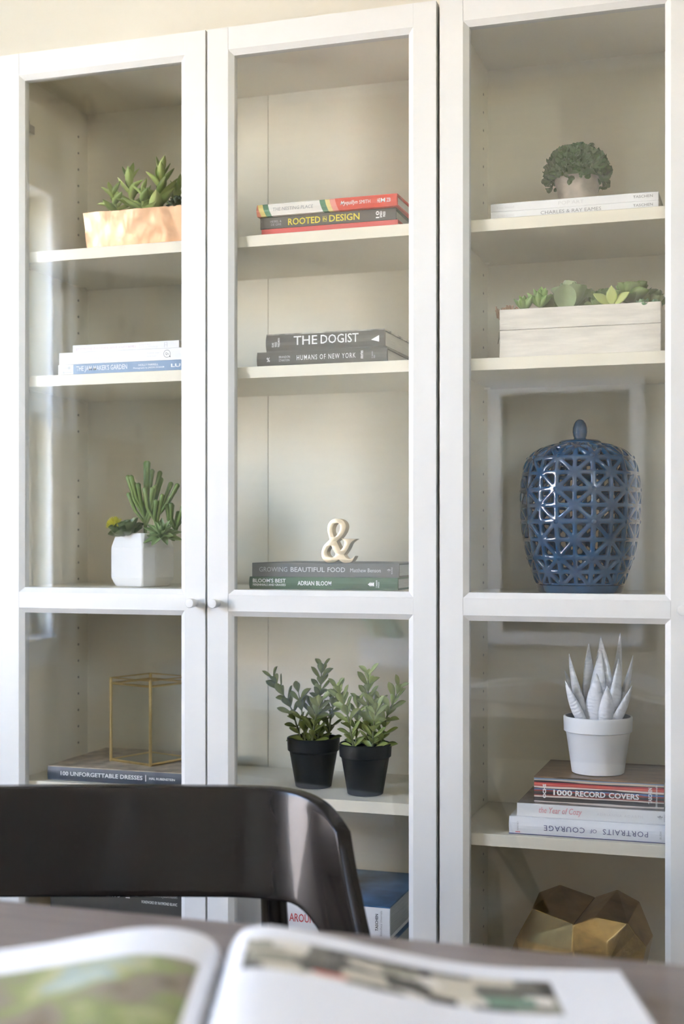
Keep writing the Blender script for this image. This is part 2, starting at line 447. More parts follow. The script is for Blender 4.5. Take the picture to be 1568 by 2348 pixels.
# ------------------------------------------------------------------ books
def book(name, label, x0, x1, z0, z1, y, depth, cover, pages=None, rz=0.0, group=None, soft=False, round_=0.0, top=None):
    """closed book lying flat, spine towards -Y; local origin at the left end of the spine, at its foot"""
    L, H = x1 - x0, z1 - z0
    t = thing(name, label, 'book', (x0, y, z0), rz, group)
    c = 0.0012 if soft else 0.0026
    mb = MB()
    if round_:
        n = 6; pro = [(-round_ * math.sin(math.pi * k / n) + round_, H * k / n) for k in range(n + 1)]
        pts = [(yy, zz) for yy, zz in pro] + [(c * 1.5 + round_, H - c), (c * 1.5 + round_, c)]
    else:
        pts = [(0.0007, 0), (0, 0.0007), (0, H - 0.0007), (0.0007, H), (c, H - c), (c, c)]
    k = len(pts)
    vs = [(xx, p[0], p[1]) for xx in (0, L) for p in pts]
    fs = [tuple(range(k)), tuple(range(2 * k - 1, k - 1, -1))] + [(i, k + i, k + (i + 1) % k, (i + 1) % k) for i in range(k)]
    mb.add(vs, fs)
    yb = round_ if round_ else c
    mb.box(0, L, yb * 0.8, depth, 0, c); 
    if top: mb.cur = 1
    mb.box(0, L, yb * 0.8, depth, H - c, H)
    mb.obj('cover', [cover, top] if top else cover, t, local=True)
    e = 0.0006 if soft else 0.0035
    MB().box(e, L - e, yb + 0.0005, depth - e, c, H - c).obj('page_block', pages or M['paper'], t, local=True)
    return t

def spine(t, items, y=-0.0003):
    for nm, s, m, x0, x1, z0, z1, kw in items:
        text(nm, s, t, M[m], x0, x1, z0, z1, y, **kw)

B = dict(bold=0.012)
BB = dict(bold=0.03)
Y_ = 0.0565
# --- left bookcase, second shelf: pale garden books
S2 = 1.4325
g = 'pale garden books stacked behind the left door'
t = book('book', 'grey-blue spined book at the bottom of the pale stack, behind the left door', 0.099, 0.355, S2, S2 + 0.0185, 0.034, 0.20,
         ramp_mat('blue_spine', [(0, '#d9d4cf'), (0.030, '#7f99b6'), (0.27, '#7f99b6')]), soft=True, group=g)
spine(t, [('title', "THE JAM MAKER'S GARDEN", 'ink_white', 0.036, 0.136, 0.0035, 0.0150, dict(bold=0.006)),
          ('author_name', 'HOLLY FARRELL', 'ink_white', 0.158, 0.196, 0.0102, 0.0138, B),
          ('author_name', 'Photographs by JASON INGRAM', 'ink_white', 0.148, 0.207, 0.0048, 0.0085, B),
          ('publisher_mark', 'LU', 'ink_white', 0.220, 0.238, 0.0060, 0.0120, BB)])
mb = MB(); mb.lathe([(0.0001, 0), (0.0026, 0.0002)], 14, Matrix.Translation((0.022, -0.0002, 0.0125)) @ Matrix.Rotation(R(90), 4, 'X'))
mb.lathe([(0.0001, 0), (0.0020, 0.0002)], 14, Matrix.Translation((0.011, -0.0002, 0.0045)) @ Matrix.Rotation(R(90), 4, 'X'))
mb.box(0.004, 0.020, -0.0003, 0, 0.0121, 0.0129); mb.box(0.012, 0.027, -0.0003, 0, 0.0041, 0.0049)
mb.obj('spoon_print', M['ink_lgrey'], t, local=True)
t = book('book', 'thick plain white book in the middle of the pale stack, with a round speech-bubble mark', 0.101, 0.352, S2 + 0.0185, S2 + 0.0395, 0.034, 0.19, mat('chalk_cover', (0.84, 0.84, 0.83), 0.5, var=0.01), soft=True, group=g)
spine(t, [('title', 'Living with Plants', 'ink_pale', 0.066, 0.108, 0.0070, 0.0125, {}),
          ('author_name', 'Sophie Lee', 'ink_pale', 0.172, 0.196, 0.0118, 0.0152, {}),
          ('author_name', 'Hardie Grant', 'ink_pale', 0.172, 0.190, 0.0070, 0.0098, {})])
mb = MB()
for k in range(28):
    a0, a1 = 2 * math.pi * k / 28, 2 * math.pi * (k + 1) / 28
    mb.add([(0.2105 + r_ * math.cos(a), -0.0003, 0.0110 + r_ * math.sin(a)) for a, r_ in ((a0, 0.0066), (a1, 0.0066), (a1, 0.0060), (a0, 0.0060))], [(0, 1, 2, 3)])
mb.add([(0.2145, -0.0003, 0.0062), (0.2172, -0.0003, 0.0042), (0.2165, -0.0003, 0.0078)], [(0, 1, 2)])
mb.obj('bubble_mark', M['ink_black'], t, local=True)
spine(t, [('publisher_mark', 'Qu', 'ink_black', 0.2075, 0.2135, 0.0085, 0.0135, {})])
t = book('book', 'thin white book on top of the pale stack, with faint pink lettering', 0.127, 0.333, S2 + 0.0395, S2 + 0.0525, 0.036, 0.17, mat('milk_cover', (0.83, 0.83, 0.835), 0.5, var=0.01), soft=True, group=g)
spine(t, [('title', 'growing berries and currants', 'ink_palepink', 0.006, 0.124, 0.0022, 0.0095, dict(bold=0.006)),
          ('author_name', 'Richard Bird', 'ink_pale', 0.130, 0.152, 0.0068, 0.0098, {}),
          ('author_name', 'and Kate Whiteman', 'ink_pale', 0.130, 0.166, 0.0024, 0.0056, {})])
mb = MB(); mb.box(0.178, 0.179, -0.0003, 0, 0.002, 0.0105); mb.box(0.183, 0.184, -0.0003, 0, 0.002, 0.0105); mb.box(0.179, 0.183, -0.0003, 0, 0.0095, 0.0105); mb.box(0.179, 0.183, -0.0003, 0, 0.0055, 0.0065)
mb.obj('publisher_mark', M['ink_pale'], t, local=True)

# --- middle of the left bookcase, top shelf
S1 = 1.654
g = 'three books on the top shelf behind the middle door'
t = book('book', 'thin coral-red book at the bottom of the stack with the yellow-lettered book', 0.482, 0.722, S1, S1 + 0.0132, 0.046, 0.20, mat('coral_cover', (0.66, 0.10, 0.085), 0.5, var=0.03), group=g)
t = book('book', 'charcoal book with yellow capital letters on its spine', 0.4800, 0.7185, S1 + 0.0132, S1 + 0.0335, 0.046, 0.22, mat('charcoal_cover', (0.105, 0.093, 0.078), 0.5, var=0.05), group=g, rz=R(0.4))
spine(t, [('title', 'ROOTED', 'ink_yellow', 0.050, 0.1075, 0.0040, 0.0155, dict(bold=0.018)),
          ('title', 'IN', 'ink_yellow', 0.1115, 0.1185, 0.0070, 0.0130, dict(bold=0.02)),
          ('title', 'DESIGN', 'ink_yellow', 0.1230, 0.1760, 0.0045, 0.0160, dict(bold=0.018)),
          ('author_name', 'HEIBEL &\n DE GIVE', 'ink_lgrey', 0.018, 0.038, 0.0050, 0.0140, {}),
          ('publisher_mark', '10', 'ink_white', 0.2040, 0.2100, 0.0045, 0.0165, dict(bold=0.03, rot=90)),
          ('publisher_mark', 'SPEED', 'ink_white', 0.2110, 0.2150, 0.0050, 0.0160, dict(bold=0.04, rot=90)),
          ('publisher_mark', 'PRESS', 'ink_white', 0.2165, 0.2205, 0.0060, 0.0150, dict(bold=0.04, rot=90))])
mb = MB(); mb.box(0.1112, 0.1188, -0.0003, 0, 0.0142, 0.0146); mb.box(0.1112, 0.1188, -0.0003, 0, 0.0054, 0.0058); mb.obj('rule_lines', M['ink_yellow'], t, local=True)
t = book('book', 'cream and coral striped book on top of the charcoal yellow-lettered book', 0.4765, 0.7235, S1 + 0.0335, S1 + 0.0535, 0.036, 0.21,
         ramp_mat('nesting_spine', [(0, '#dd8468'), (0.007, '#e3cf7e'), (0.016, '#5f8a6a'), (0.026, '#e9e4da'), (0.118, '#5f8a6a'), (0.128, '#e5d48a'), (0.136, '#e79a8c'), (0.146, '#dc5440'), (0.246, '#dc5440')], slant=0.35), group=g, rz=R(-0.5), round_=0.004)
spine(t, [('title', 'THE NESTING PLACE', 'ink_grey', 0.030, 0.102, 0.0070, 0.0125, dict(shear=0.1)),
          ('author_name', 'Myquillyn', 'ink_white', 0.150, 0.180, 0.0055, 0.0140, dict(shear=0.3, bold=0.01)),
          ('author_name', 'SMITH', 'ink_white', 0.183, 0.202, 0.0070, 0.0130, dict(bold=0.0)),
          ('publisher_mark', 'HE', 'ink_white', 0.214, 0.219, 0.0065, 0.0135, dict(bold=0.018)),
          ('publisher_mark', 'M', 'ink_white', 0.220, 0.2275, 0.0065, 0.0135, dict(bold=0.018)),
          ('publisher_mark', 'ZB', 'ink_palepink', 0.2295, 0.2370, 0.0065, 0.0130, dict(bold=0.03))], y=-0.0003)

# --- second shelf, middle
g = 'two dark photography books behind the middle door'
cv = mat('brown_black_cover', (0.090, 0.082, 0.068), 0.5, var=0.06)
t = book('book', 'dark brown-grey book with narrow white capitals, under the larger-lettered book', 0.4772, 0.7062, S2, S2 + 0.0245, 0.036, 0.20, cv, group=g, round_=0.003)
spine(t, [('title', 'HUMANS OF NEW YORK', 'ink_white', 0.0720, 0.1755, 0.0085, 0.0170, dict(bold=0.004, space=1.25)),
          ('author_name', 'BRANDON\nSTANTON', 'ink_pale', 0.0400, 0.0600, 0.0075, 0.0170, {}),
          ('title', 'stories', 'ink_white', 0.1830, 0.1885, 0.0065, 0.0200, dict(rot=90, bold=0.02)),
          ('publisher_mark', "ST. MARTIN'S\nPRESS", 'ink_pale', 0.2030, 0.2090, 0.0065, 0.0180, dict(rot=90)),
          ('publisher_mark', '%', 'ink_white', 0.0180, 0.0240, 0.0075, 0.0150, dict(bold=0.02))])
t = book('book', 'dark book with large white capitals and a white triangle, topmost of its stack', 0.4935, 0.7025, S2 + 0.0245, S2 + 0.0545, 0.036, 0.22, mat('black_brown_cover', (0.082, 0.074, 0.062), 0.48, var=0.06), group=g, rz=R(-0.8), round_=0.004,
         top=mat('photo_cover', (0.35, 0.33, 0.28), 0.4, var=0.8, scale=50))
spine(t, [('title', 'THE', 'ink_white', 0.0505, 0.0925, 0.0095, 0.0245, dict(bold=0.01)),
          ('title', 'DOGIST', 'ink_white', 0.0985, 0.1650, 0.0095, 0.0245, dict(bold=0.01)),
          ('author_name', 'ELIAS\nWEISS\nFRIEDMAN', 'ink_white', 0.0110, 0.0255, 0.0075, 0.0225, dict(rot=90, bold=0.01))])
MB().add([(0.1865, -0.0004, 0.0120), (0.2005, -0.0004, 0.0080), (0.2005, -0.0004, 0.0190)], [(0, 1, 2)]).obj('triangle_mark', M['ink_white'], t, local=True)

# --- third shelf, middle (above the door rail)
S3 = 1.0565
g = 'two books under the ampersand'
t = book('book', 'green book with white lettering lying under the grey book', 0.4585, 0.7210, S3, S3 + 0.0205, 0.048, 0.22, mat('green_cover', (0.045, 0.105, 0.050), 0.45, var=0.25, scale=12), M['greypaper'], group=g, round_=0.003)
spine(t, [('title', "BLOOM'S BEST", 'ink_white', 0.0070, 0.0665, 0.0108, 0.0175, dict(bold=0.008)),
          ('title', 'PERENNIALS AND GRASSES', 'ink_white', 0.0070, 0.0665, 0.0052, 0.0088, dict(bold=0.008)),
          ('author_name', 'ADRIAN BLOOM', 'ink_white', 0.0880, 0.1480, 0.0065, 0.0140, dict(bold=0.018)),
          ('publisher_mark', 'TIMBER\nPRESS', 'ink_white', 0.2255, 0.2315, 0.0035, 0.0165, dict(rot=90, bold=0.01))])
mb = MB()
for k in range(3): mb.add([(0.2115 + k * 0.003, -0.0004, 0.0092), (0.2165 + k * 0.003, -0.0004, 0.0150 - 0.0035 * 0.5), (0.2165 + k * 0.003, -0.0004, 0.0055)], [(0, 1, 2)])
mb.obj('tree_mark', M['ink_white'], t, local=True)
t = book('book', 'grey clothbound book directly under the ampersand', 0.4610, 0.7215, S3 + 0.0205, S3 + 0.0440, 0.056, 0.22, mat('grey_cloth', (0.135, 0.130, 0.125), 0.8, var=0.06, bump=0.2, bscale=800), M['greypaper'], group=g)
spine(t, [('title', 'GROWING', 'ink_lgrey', 0.0130, 0.0640, 0.0085, 0.0165, {}),
          ('title', 'BEAUTIFUL', 'ink_pale', 0.0700, 0.1310, 0.0085, 0.0165, dict(bold=0.006)),
          ('title', 'FOOD', 'ink_pale', 0.1360, 0.1670, 0.0085, 0.0165, dict(bold=0.006)),
          ('author_name', 'Matthew Benson', 'ink_pale', 0.1760, 0.2290, 0.0085, 0.0150, {}),
          ('publisher_mark', 'RODALE', 'ink_pale', 0.2470, 0.2495, 0.0060, 0.0170, dict(rot=90)),
          ('publisher_mark', '*', 'ink_pale', 0.2400, 0.2460, 0.0085, 0.0145, dict(bold=0.03))])

# --- lower shelf, left: book under the glass lantern
S4 = 0.7110
t = book('book', 'navy-spined book under the brass and glass lantern', 0.0735, 0.345, S4, S4 + 0.0250, 0.040, 0.22, mat('navy_cover', (0.045, 0.062, 0.088), 0.35, var=0.05), round_=0.002,
         top=mat('antique_photo_cover', (0.40, 0.33, 0.25), 0.4, var=0.5, scale=35))
spine(t, [('title', '100 UNFORGETTABLE DRESSES', 'ink_white', 0.0270, 0.1880, 0.0090, 0.0165, dict(bold=0.015)),
          ('author_name', 'HAL RUBENSTEIN', 'ink_white', 0.2010, 0.2500, 0.0105, 0.0145, dict(bold=0.02))])
MB().box(0.1935, 0.1950, -0.0004, 0, 0.0070, 0.0185).obj('rule_line', M['ink_pale'], t, local=True)

# --- bottom shelf, left and middle
S5 = 0.390
t = book('book', 'thick plain dark book at the foot of the left bottom stack', 0.075, 0.330, S5, S5 + 0.060, 0.045, 0.22, mat('ink_cover', (0.05, 0.05, 0.05), 0.5, var=0.05))
t = book('book', 'dark slate book with small white lettering, just above the tabletop on the left', 0.080, 0.345, S5 + 0.060, S5 + 0.1555, 0.040, 0.21, mat('slate_cover', (0.035, 0.042, 0.042), 0.4, var=0.06))
spine(t, [('title', 'VEG EXPERTS', 'ink_white', 0.0600, 0.1380, 0.0620, 0.0690, dict(bold=0.005)),
          ('author_name', 'CINEAD McTERNAN & JASON INGRAM', 'ink_pale', 0.1800, 0.2480, 0.0660, 0.0740, {}),
          ('author_name', 'FOREWORD BY RAYMOND BLANC', 'ink_white', 0.1800, 0.2480, 0.0550, 0.0600, dict(bold=0.01))])
mb = MB(); mb.box(0.1500, 0.1720, -0.0004, 0, 0.0665, 0.0685)
for q in (0.0625, 0.0660, 0.0695, 0.0730): mb.box(0.1490, 0.1570, -0.0004, 0, q - 0.0008, q + 0.0008)
mb.obj('fork_mark', M['ink_white'], t, local=True)
t = book('book', 'dark blue large book at the foot of the middle bottom stack', 0.440, 0.725, S5, S5 + 0.055, 0.050, 0.22, mat('deep_blue_cover', (0.03, 0.05, 0.12), 0.4, var=0.1))
t = book('book', 'blue book with white lettering seen below the chair back', 0.445, 0.715, S5 + 0.055, S5 + 0.0885, 0.048, 0.22, mat('blue_cover', (0.030, 0.100, 0.240), 0.4, var=0.12, scale=10), M['greypaper'])
spine(t, [('title', 'IMPRESSIONS', 'ink_white', 0.0250, 0.1030, 0.0120, 0.0200, dict(bold=0.02, space=1.1)),
          ('title', 'OF PARIS', 'ink_white', 0.1140, 0.1620, 0.0120, 0.0200, dict(bold=0.02, space=1.1))])
t = book('book', 'thick white-spined book with red lettering and a blue cover, behind the chair', 0.435, 0.7085, S5 + 0.0885, S5 + 0.1440, 0.044, 0.23, mat('white_spine_cover', (0.80, 0.80, 0.80), 0.4, var=0.01), M['greypaper'], round_=0.003,
         top=mat('blue_photo_cover', (0.06, 0.14, 0.27), 0.35, var=0.75, scale=16))
spine(t, [('title', 'AROUND THE WORLD', 'ink_red', 0.0980, 0.2300, 0.0180, 0.0320, dict(bold=0.01)),
          ('publisher_mark', 'TASCHEN', 'ink_black', 0.2490, 0.2540, 0.0150, 0.0430, dict(rot=90, bold=0.02)),
          ('publisher_mark', 'Bibliotheca Universalis', 'ink_grey', 0.2570, 0.2610, 0.0070, 0.0490, dict(rot=90))])

# --- right bookcase, top shelf
S1b = 1.6515
g = 'thin white art books under the boxwood ball'
for nm, who, z, m, lab in (('CHARLES & RAY EAMES', 'GLORIA KOENIG', 0.0, 'ink_grey', 'thin white art book, lower of the two under the boxwood ball'), ('POP ART', 'Klaus Honnef', 0.0133, 'ink_pale', 'thin white art book directly under the boxwood ball')):
    t = book('book', lab, 0.8785, 1.1410, S1b + z, S1b + z + 0.0133, 0.040, 0.20, mat('gloss_white_cover', (0.82, 0.815, 0.80), 0.3, var=0.01), soft=True, group=g)
    a, b = ((0.0800, 0.1750) if z == 0 else (0.1080, 0.1480))
    spine(t, [('title', nm, m, a, b, 0.0040, 0.0095, {}), ('author_name', who, 'ink_pale', 0.010, 0.038, 0.0045, 0.0085, {}),
              ('publisher_mark', 'TASCHEN', 'ink_grey', 0.2240, 0.2540, 0.0050, 0.0092, dict(bold=0.01))])

# --- right bookcase, lower shelf
S4b = 0.6715
g = 'books under the white aloe pot'
t = book('book', 'large white book with upside-down navy capitals, lowest of the stack under the white aloe', 0.9085, 1.185, S4b, S4b + 0.0270, 0.036, 0.23, mat('bright_white_cover', (0.83, 0.84, 0.86), 0.4, var=0.01), group=g, round_=0.004)
spine(t, [('title', 'PORTRAITS', 'ink_navy', 0.1480, 0.2170, 0.0080, 0.0165, dict(rot=180, space=1.15)),
          ('title', 'OF', 'ink_navy', 0.1280, 0.1385, 0.0090, 0.0150, dict(rot=180)),
          ('title', 'COURAGE', 'ink_navy', 0.0560, 0.1200, 0.0080, 0.0165, dict(rot=180, space=1.15)),
          ('author_name', 'BUSH', 'ink_grey', 0.2345, 0.2375, 0.0065, 0.0180, dict(rot=90)),
          ('publisher_mark', 'CROWN', 'ink_grey', 0.0130, 0.0155, 0.0060, 0.0200, dict(rot=-90))])
MB().box(0.0105, 0.0180, -0.0004, 0, 0.0028, 0.0040).obj('red_rule', M['ink_red'], t, local=True)
MB().box(0.0, 0.2765, -0.0004, 0.0002, 0.0, 0.0012).obj('navy_rule', M['ink_navy'], t, local=True)
t = book('book', 'off-white book with pink handwritten title, middle of the stack under the white aloe', 0.9200, 1.180, S4b + 0.0270, S4b + 0.0478, 0.045, 0.22, mat('soft_white_cover', (0.78, 0.78, 0.76), 0.5, var=0.01), group=g, soft=True,
         top=mat('dark_photo_cover', (0.16, 0.12, 0.10), 0.4, var=0.6, scale=60))
spine(t, [('title', 'the Year of Cozy', 'ink_pink', 0.0350, 0.1030, 0.0040, 0.0165, dict(shear=0.25, bold=0.004)),
          ('author_name', 'ADRIANNA ADARME', 'ink_pale', 0.1260, 0.1980, 0.0080, 0.0120, dict(space=1.2)),
          ('publisher_mark', 'RODALE', 'ink_grey', 0.2290, 0.2310, 0.0050, 0.0160, dict(rot=90)),
          ('publisher_mark', '*', 'ink_grey', 0.2190, 0.2270, 0.0075, 0.0140, dict(bold=0.02))])
def record_mat():
    m, n, l, p = new_mat('record_sleeve_stripes'); p.inputs['Roughness'].default_value = 0.35
    tc = n.new('ShaderNodeTexCoord'); sp = n.new('ShaderNodeSeparateXYZ'); l.new(tc.outputs['Object'], sp.inputs[0])
    nz = n.new('ShaderNodeTexNoise'); nz.inputs['Scale'].default_value = 26; nz.inputs['Detail'].default_value = 1
    mp = n.new('ShaderNodeMapping'); mp.inputs['Scale'].default_value = (0.5, 1, 14); l.new(tc.outputs['Object'], mp.inputs[0]); l.new(mp.outputs[0], nz.inputs[0])
    ad = n.new('ShaderNodeMath'); ad.operation = 'MULTIPLY_ADD'; ad.inputs[1].default_value = 0.0045; l.new(nz.outputs[0], ad.inputs[0]); l.new(sp.outputs['Z'], ad.inputs[2])
    dv = n.new('ShaderNodeMath'); dv.operation = 'DIVIDE'; dv.inputs[1].default_value = 0.046; l.new(ad.outputs[0], dv.inputs[0])
    r = n.new('ShaderNodeValToRGB'); r.color_ramp.interpolation = 'CONSTANT'; e = r.color_ramp.elements
    cols = ['#2a2430', '#cfc5ba', '#26222c', '#3a2c2e', '#1f1d28', '#d8cdbf', '#8c3a34', '#2b2631', '#44403f', '#a33d3b', '#4f78ad', '#2a2733', '#dfd2c4', '#c24a49', '#d96a54', '#b2323f', '#2b2530', '#c9b9a4', '#6f8fae', '#2c2630', '#d3bfa4']
    e[0].color = lin(cols[0]); e[1].position = 0.06; e[1].color = lin(cols[1])
    for i, c_ in enumerate(cols[2:]):
        k = e.new(0.11 + i * 0.0465); k.color = lin(c_)
    l.new(dv.outputs[0], r.inputs[0]); l.new(r.outputs[0], p.inputs['Base Color'])
    return m
t = book('book', 'chunky multicoloured striped book right under the white aloe pot', 0.9450, 1.1480, S4b + 0.0478, S4b + 0.0895, 0.058, 0.17, record_mat(), group=g, round_=0.001,
         top=mat('brown_striped_cover', (0.17, 0.10, 0.055), 0.35, var=0.9, scale=18, stretch=(1, 26, 1)))
spine(t, [('title', '1000', 'ink_white', 0.0310, 0.0610, 0.0130, 0.0220, dict(bold=0.03)),
          ('title', 'RECORD', 'ink_white', 0.0660, 0.1130, 0.0130, 0.0220, dict(bold=0.03)),
          ('title', 'COVERS', 'ink_white', 0.1180, 0.1650, 0.0130, 0.0220, dict(bold=0.03)),
          ('author_name', 'OCHS', 'ink_white', 0.0140, 0.0195, 0.0075, 0.0300, dict(rot=90, bold=0.05)),
          ('publisher_mark', 'TASCHEN', 'ink_white', 0.1790, 0.1850, 0.0080, 0.0330, dict(rot=90, bold=0.03)),
          ('publisher_mark', 'Bibliotheca Universalis', 'ink_white', 0.1900, 0.1930, 0.0030, 0.0370, dict(rot=90, bold=0.01))])

# ------------------------------------------------------------------ leaves and plants
def leaf_mesh(name, m, L, W, T=0.0, shape='obovate', curl=0.0, cup=0.0, nl=8, nw=3, fold=0.0):
    """leaf along +X, width along Y, upper side +Z; T > 0 makes a fleshy leaf"""
    mb = MB(); top = []; bot = []
    for i in range(nl + 1):
        u = i / nl
        if shape == 'obovate': w = math.sin(math.pi * min(1, u ** 1.25 * 0.96 + 0.04)) ** 0.75 * (0.55 + 0.55 * u)
        elif shape == 'spear': w = (math.sin(math.pi * (0.10 + 0.90 * u)) ** 0.8) * (1.12 - 0.25 * u)
        elif shape == 'spoon': w = (0.35 + 0.65 * u) if u < 0.7 else math.sqrt(max(0, 1 - ((u - 0.7) / 0.3) ** 2)) * 0.85 + 0.02
        elif shape == 'round': w = math.sqrt(max(0.02, 1 - (2 * u - 1.0) ** 2)) * (0.8 + 0.25 * u)
        elif shape == 'pod': w = math.sqrt(max(0.01, 1 - (1.15 * u - 0.62) ** 2 / 0.40)) if True else 0
        else: w = math.sin(math.pi * u)
        w = max(w, 0.04) * W / 2
        z0 = curl * L * u * u
        rowt = []; rowb = []
        for j in range(-nw, nw + 1):
            v = j / nw
            y = w * v
            z = z0 + cup * w * v * v * 2 + fold * abs(v) * w
            th = T * 0.5 * math.sqrt(max(0, 1 - v * v)) * (0.25 + 0.75 * math.sin(math.pi * min(1, 0.12 + 0.86 * u)))
            rowt.append((L * u, y, z + th)); rowb.append((L * u, y, z - th))
        top.append(rowt); bot.append(rowb)
    n = 2 * nw + 1
    vs = [p for r_ in top for p in r_]; fs = [(i * n + j, (i + 1) * n + j, (i + 1) * n + j + 1, i * n + j + 1) for i in range(nl) for j in range(n - 1)]
    mb.add(vs, fs)
    if T > 0:
        vs = [p for r_ in bot for p in r_]; mb.add(vs, [tuple(reversed(f)) for f in fs])
    me = mb.mesh(name, m)
    bm = bmesh.new(); bm.from_mesh(me); bmesh.ops.remove_doubles(bm, verts=bm.verts, dist=1e-5); bm.to_mesh(me); bm.free()
    smooth(me)
    return me

def leaf_mat(name, c0, c1, rough=0.45, edge=None, sub=0.15, L=0.02):
    m, n, l, p = new_mat(name)
    p.inputs['Roughness'].default_value = rough
    p.inputs['Subsurface Weight'].default_value = sub; p.inputs['Subsurface Radius'].default_value = (0.002, 0.004, 0.001); p.inputs['Subsurface Scale'].default_value = 0.4
    oi = n.new('ShaderNodeObjectInfo'); nz = n.new('ShaderNodeTexNoise'); nz.inputs['Scale'].default_value = 90
    tc = n.new('ShaderNodeTexCoord'); l.new(tc.outputs['Object'], nz.inputs[0])
    ad = n.new('ShaderNodeMath'); ad.operation = 'MULTIPLY_ADD'; ad.inputs[1].default_value = 0.55
    sb = n.new('ShaderNodeMath'); sb.operation = 'MULTIPLY'; sb.inputs[1].default_value = 0.45; l.new(nz.outputs[0], sb.inputs[0])
    l.new(oi.outputs['Random'], ad.inputs[0]); l.new(sb.outputs[0], ad.inputs[2])
    r = n.new('ShaderNodeValToRGB'); r.color_ramp.elements[0].color = lin(c0); r.color_ramp.elements[1].color = lin(c1)
    r.color_ramp.elements[0].position = 0.15; r.color_ramp.elements[1].position = 0.85
    l.new(ad.outputs[0], r.inputs[0]); l.new(r.outputs[0], p.inputs['Base Color'])
    return m

def rosette(t, name, meshes, pos, rings, tilt=(0, 0, 0), seed=0):
    """rings = [(count, elevation deg, scale, phase)]"""
    rd = random.Random(seed); T = Matrix.Translation(pos) @ Matrix.Rotation(R(tilt[0]), 4, 'X') @ Matrix.Rotation(R(tilt[1]), 4, 'Y')
    for ri, (n, el, sc, ph) in enumerate(rings):
        for k in range(n):
            a = 2 * math.pi * (k + ph) / n + rd.uniform(-0.12, 0.12); e = R(el + rd.uniform(-5, 5)); s = sc * rd.uniform(0.9, 1.1)
            d = Vector((math.cos(a) * math.cos(e), math.sin(a) * math.cos(e), math.sin(e)))
            up = Vector((-math.cos(a) * math.sin(e), -math.sin(a) * math.sin(e), math.cos(e)))
            link(name, meshes[(ri + k) % len(meshes)], t, T @ basis((0, 0, 0.001 * ri), d, up, (s, s, s)))

def tub(t, prof, m, seg=40, name='pot', M4=None, sm=35):
    """open pot from an outer profile [(r,z)] with wall thickness"""
    w = 0.0028
    inner = [(r - w, z) for r, z in reversed(prof) if z > prof[0][1] + 0.004]
    p = [(0.0005, prof[0][1])] + prof + [(prof[-1][0] - w * 0.5, prof[-1][1] + 0.0006)] + inner + [(0.0005, inner[-1][1])]
    return MB().lathe(p, seg, M4, cap=False).obj(name, m, t, local=True, sm=sm)

# --- 1 copper trough with tall succulents (left door, top shelf)
t = thing('copper_planter', 'hammered copper trough of succulents on the top shelf behind the left door', 'planter', (0.268, 0.105, S1))
x0, x1, y0, y1, h = -0.130, 0.122, -0.052, 0.052, 0.069
mb = MB(); nx = 24; rows = []
def ring(ix, iy, z, jit):
    pts = []
    for k in range(nx): pts.append((x0 + ix + (x1 - x0 - 2 * ix) * k / nx, y0 + iy))
    for k in range(10): pts.append((x1 - ix, y0 + iy + (y1 - y0 - 2 * iy) * k / 10))
    for k in range(nx): pts.append((x1 - ix - (x1 - x0 - 2 * ix) * k / nx, y1 - iy))
    for k in range(10): pts.append((x0 + ix, y1 - iy - (y1 - y0 - 2 * iy) * k / 10))
    rd = random.Random(int(z * 1e5))
    return [(x + rd.uniform(-jit, jit), y + rd.uniform(-jit, jit), z + (rd.uniform(-jit, jit) if z > 0.06 else 0)) for x, y in pts]
rings = [ring(0.007, 0.006, 0.0, 0.0002)] + [ring(0.006 - 0.006 * k / 7, 0.005 - 0.005 * k / 7, h * k / 7, 0.0006) for k in range(1, 8)] + [ring(0.003, 0.003, h - 0.001, 0.0003), ring(0.004, 0.004, h - 0.014, 0.0)]
n = len(rings[0]); vs = [p for r_ in rings for p in r_]
fs = [(i * n + k, i * n + (k + 1) % n, (i + 1) * n + (k + 1) % n, (i + 1) * n + k) for i in range(len(rings) - 1) for k in range(n)] + [tuple(range(n - 1, -1, -1))]
mb.add(vs, fs).obj('trough', M['copper'], t, local=True, sm=45)
MB().box(x0 + 0.006, x1 - 0.006, y0 + 0.006, y1 - 0.006, h - 0.022, h - 0.010).obj('soil', M['soil'], t, local=True)
lg = leaf_mat('jade_green', (0.30, 0.39, 0.09), (0.48, 0.56, 0.20), 0.5)
lg2 = leaf_mat('deep_jade', (0.20, 0.28, 0.07), (0.34, 0.43, 0.13), 0.45)
LA = [leaf_mesh('leaf', lg, 0.048, 0.021, 0.005, 'spear', 0.25, 0.25), leaf_mesh('leaf', lg, 0.046, 0.020, 0.005, 'spear', -0.12, 0.25), leaf_mesh('leaf', lg2, 0.046, 0.020, 0.005, 'spear', 0.1, 0.2)]
def tall_stem(t, base, top, n, seed, sc=1.0, el0=10, el1=65):
    rd = random.Random(seed); b, c = Vector(base), Vector(top)
    MB().tube([b, b.lerp(c, 0.5) + Vector((0.002, 0, 0)), c], [0.0038, 0.003, 0.002], 8).obj('stem', lg, t, local=True, sm=60)
    for k in range(n):
        u = 0.12 + 0.88 * k / (n - 1); p = b.lerp(c, u); a = k * 2.4 + rd.uniform(-0.3, 0.3) + seed
        e = R(el0 + (el1 - el0) * u ** 1.5 + rd.uniform(-8, 8)); s = sc * (1.05 - 0.45 * u) * rd.uniform(0.9, 1.1)
        d = Vector((math.cos(a) * math.cos(e), math.sin(a) * math.cos(e) * 0.8, math.sin(e)))
        link('leaf', LA[k % 3], t, basis(p, d, (0, 0, 1) if e < 1.2 else (d.x, d.y, 0.2), (s, s, s)))
tall_stem(t, (-0.052, 0.0, 0.056), (-0.066, -0.002, 0.138), 16, 1, 1.05)
tall_stem(t, (-0.010, -0.006, 0.056), (0.004, -0.008, 0.142), 17, 5, 1.15)
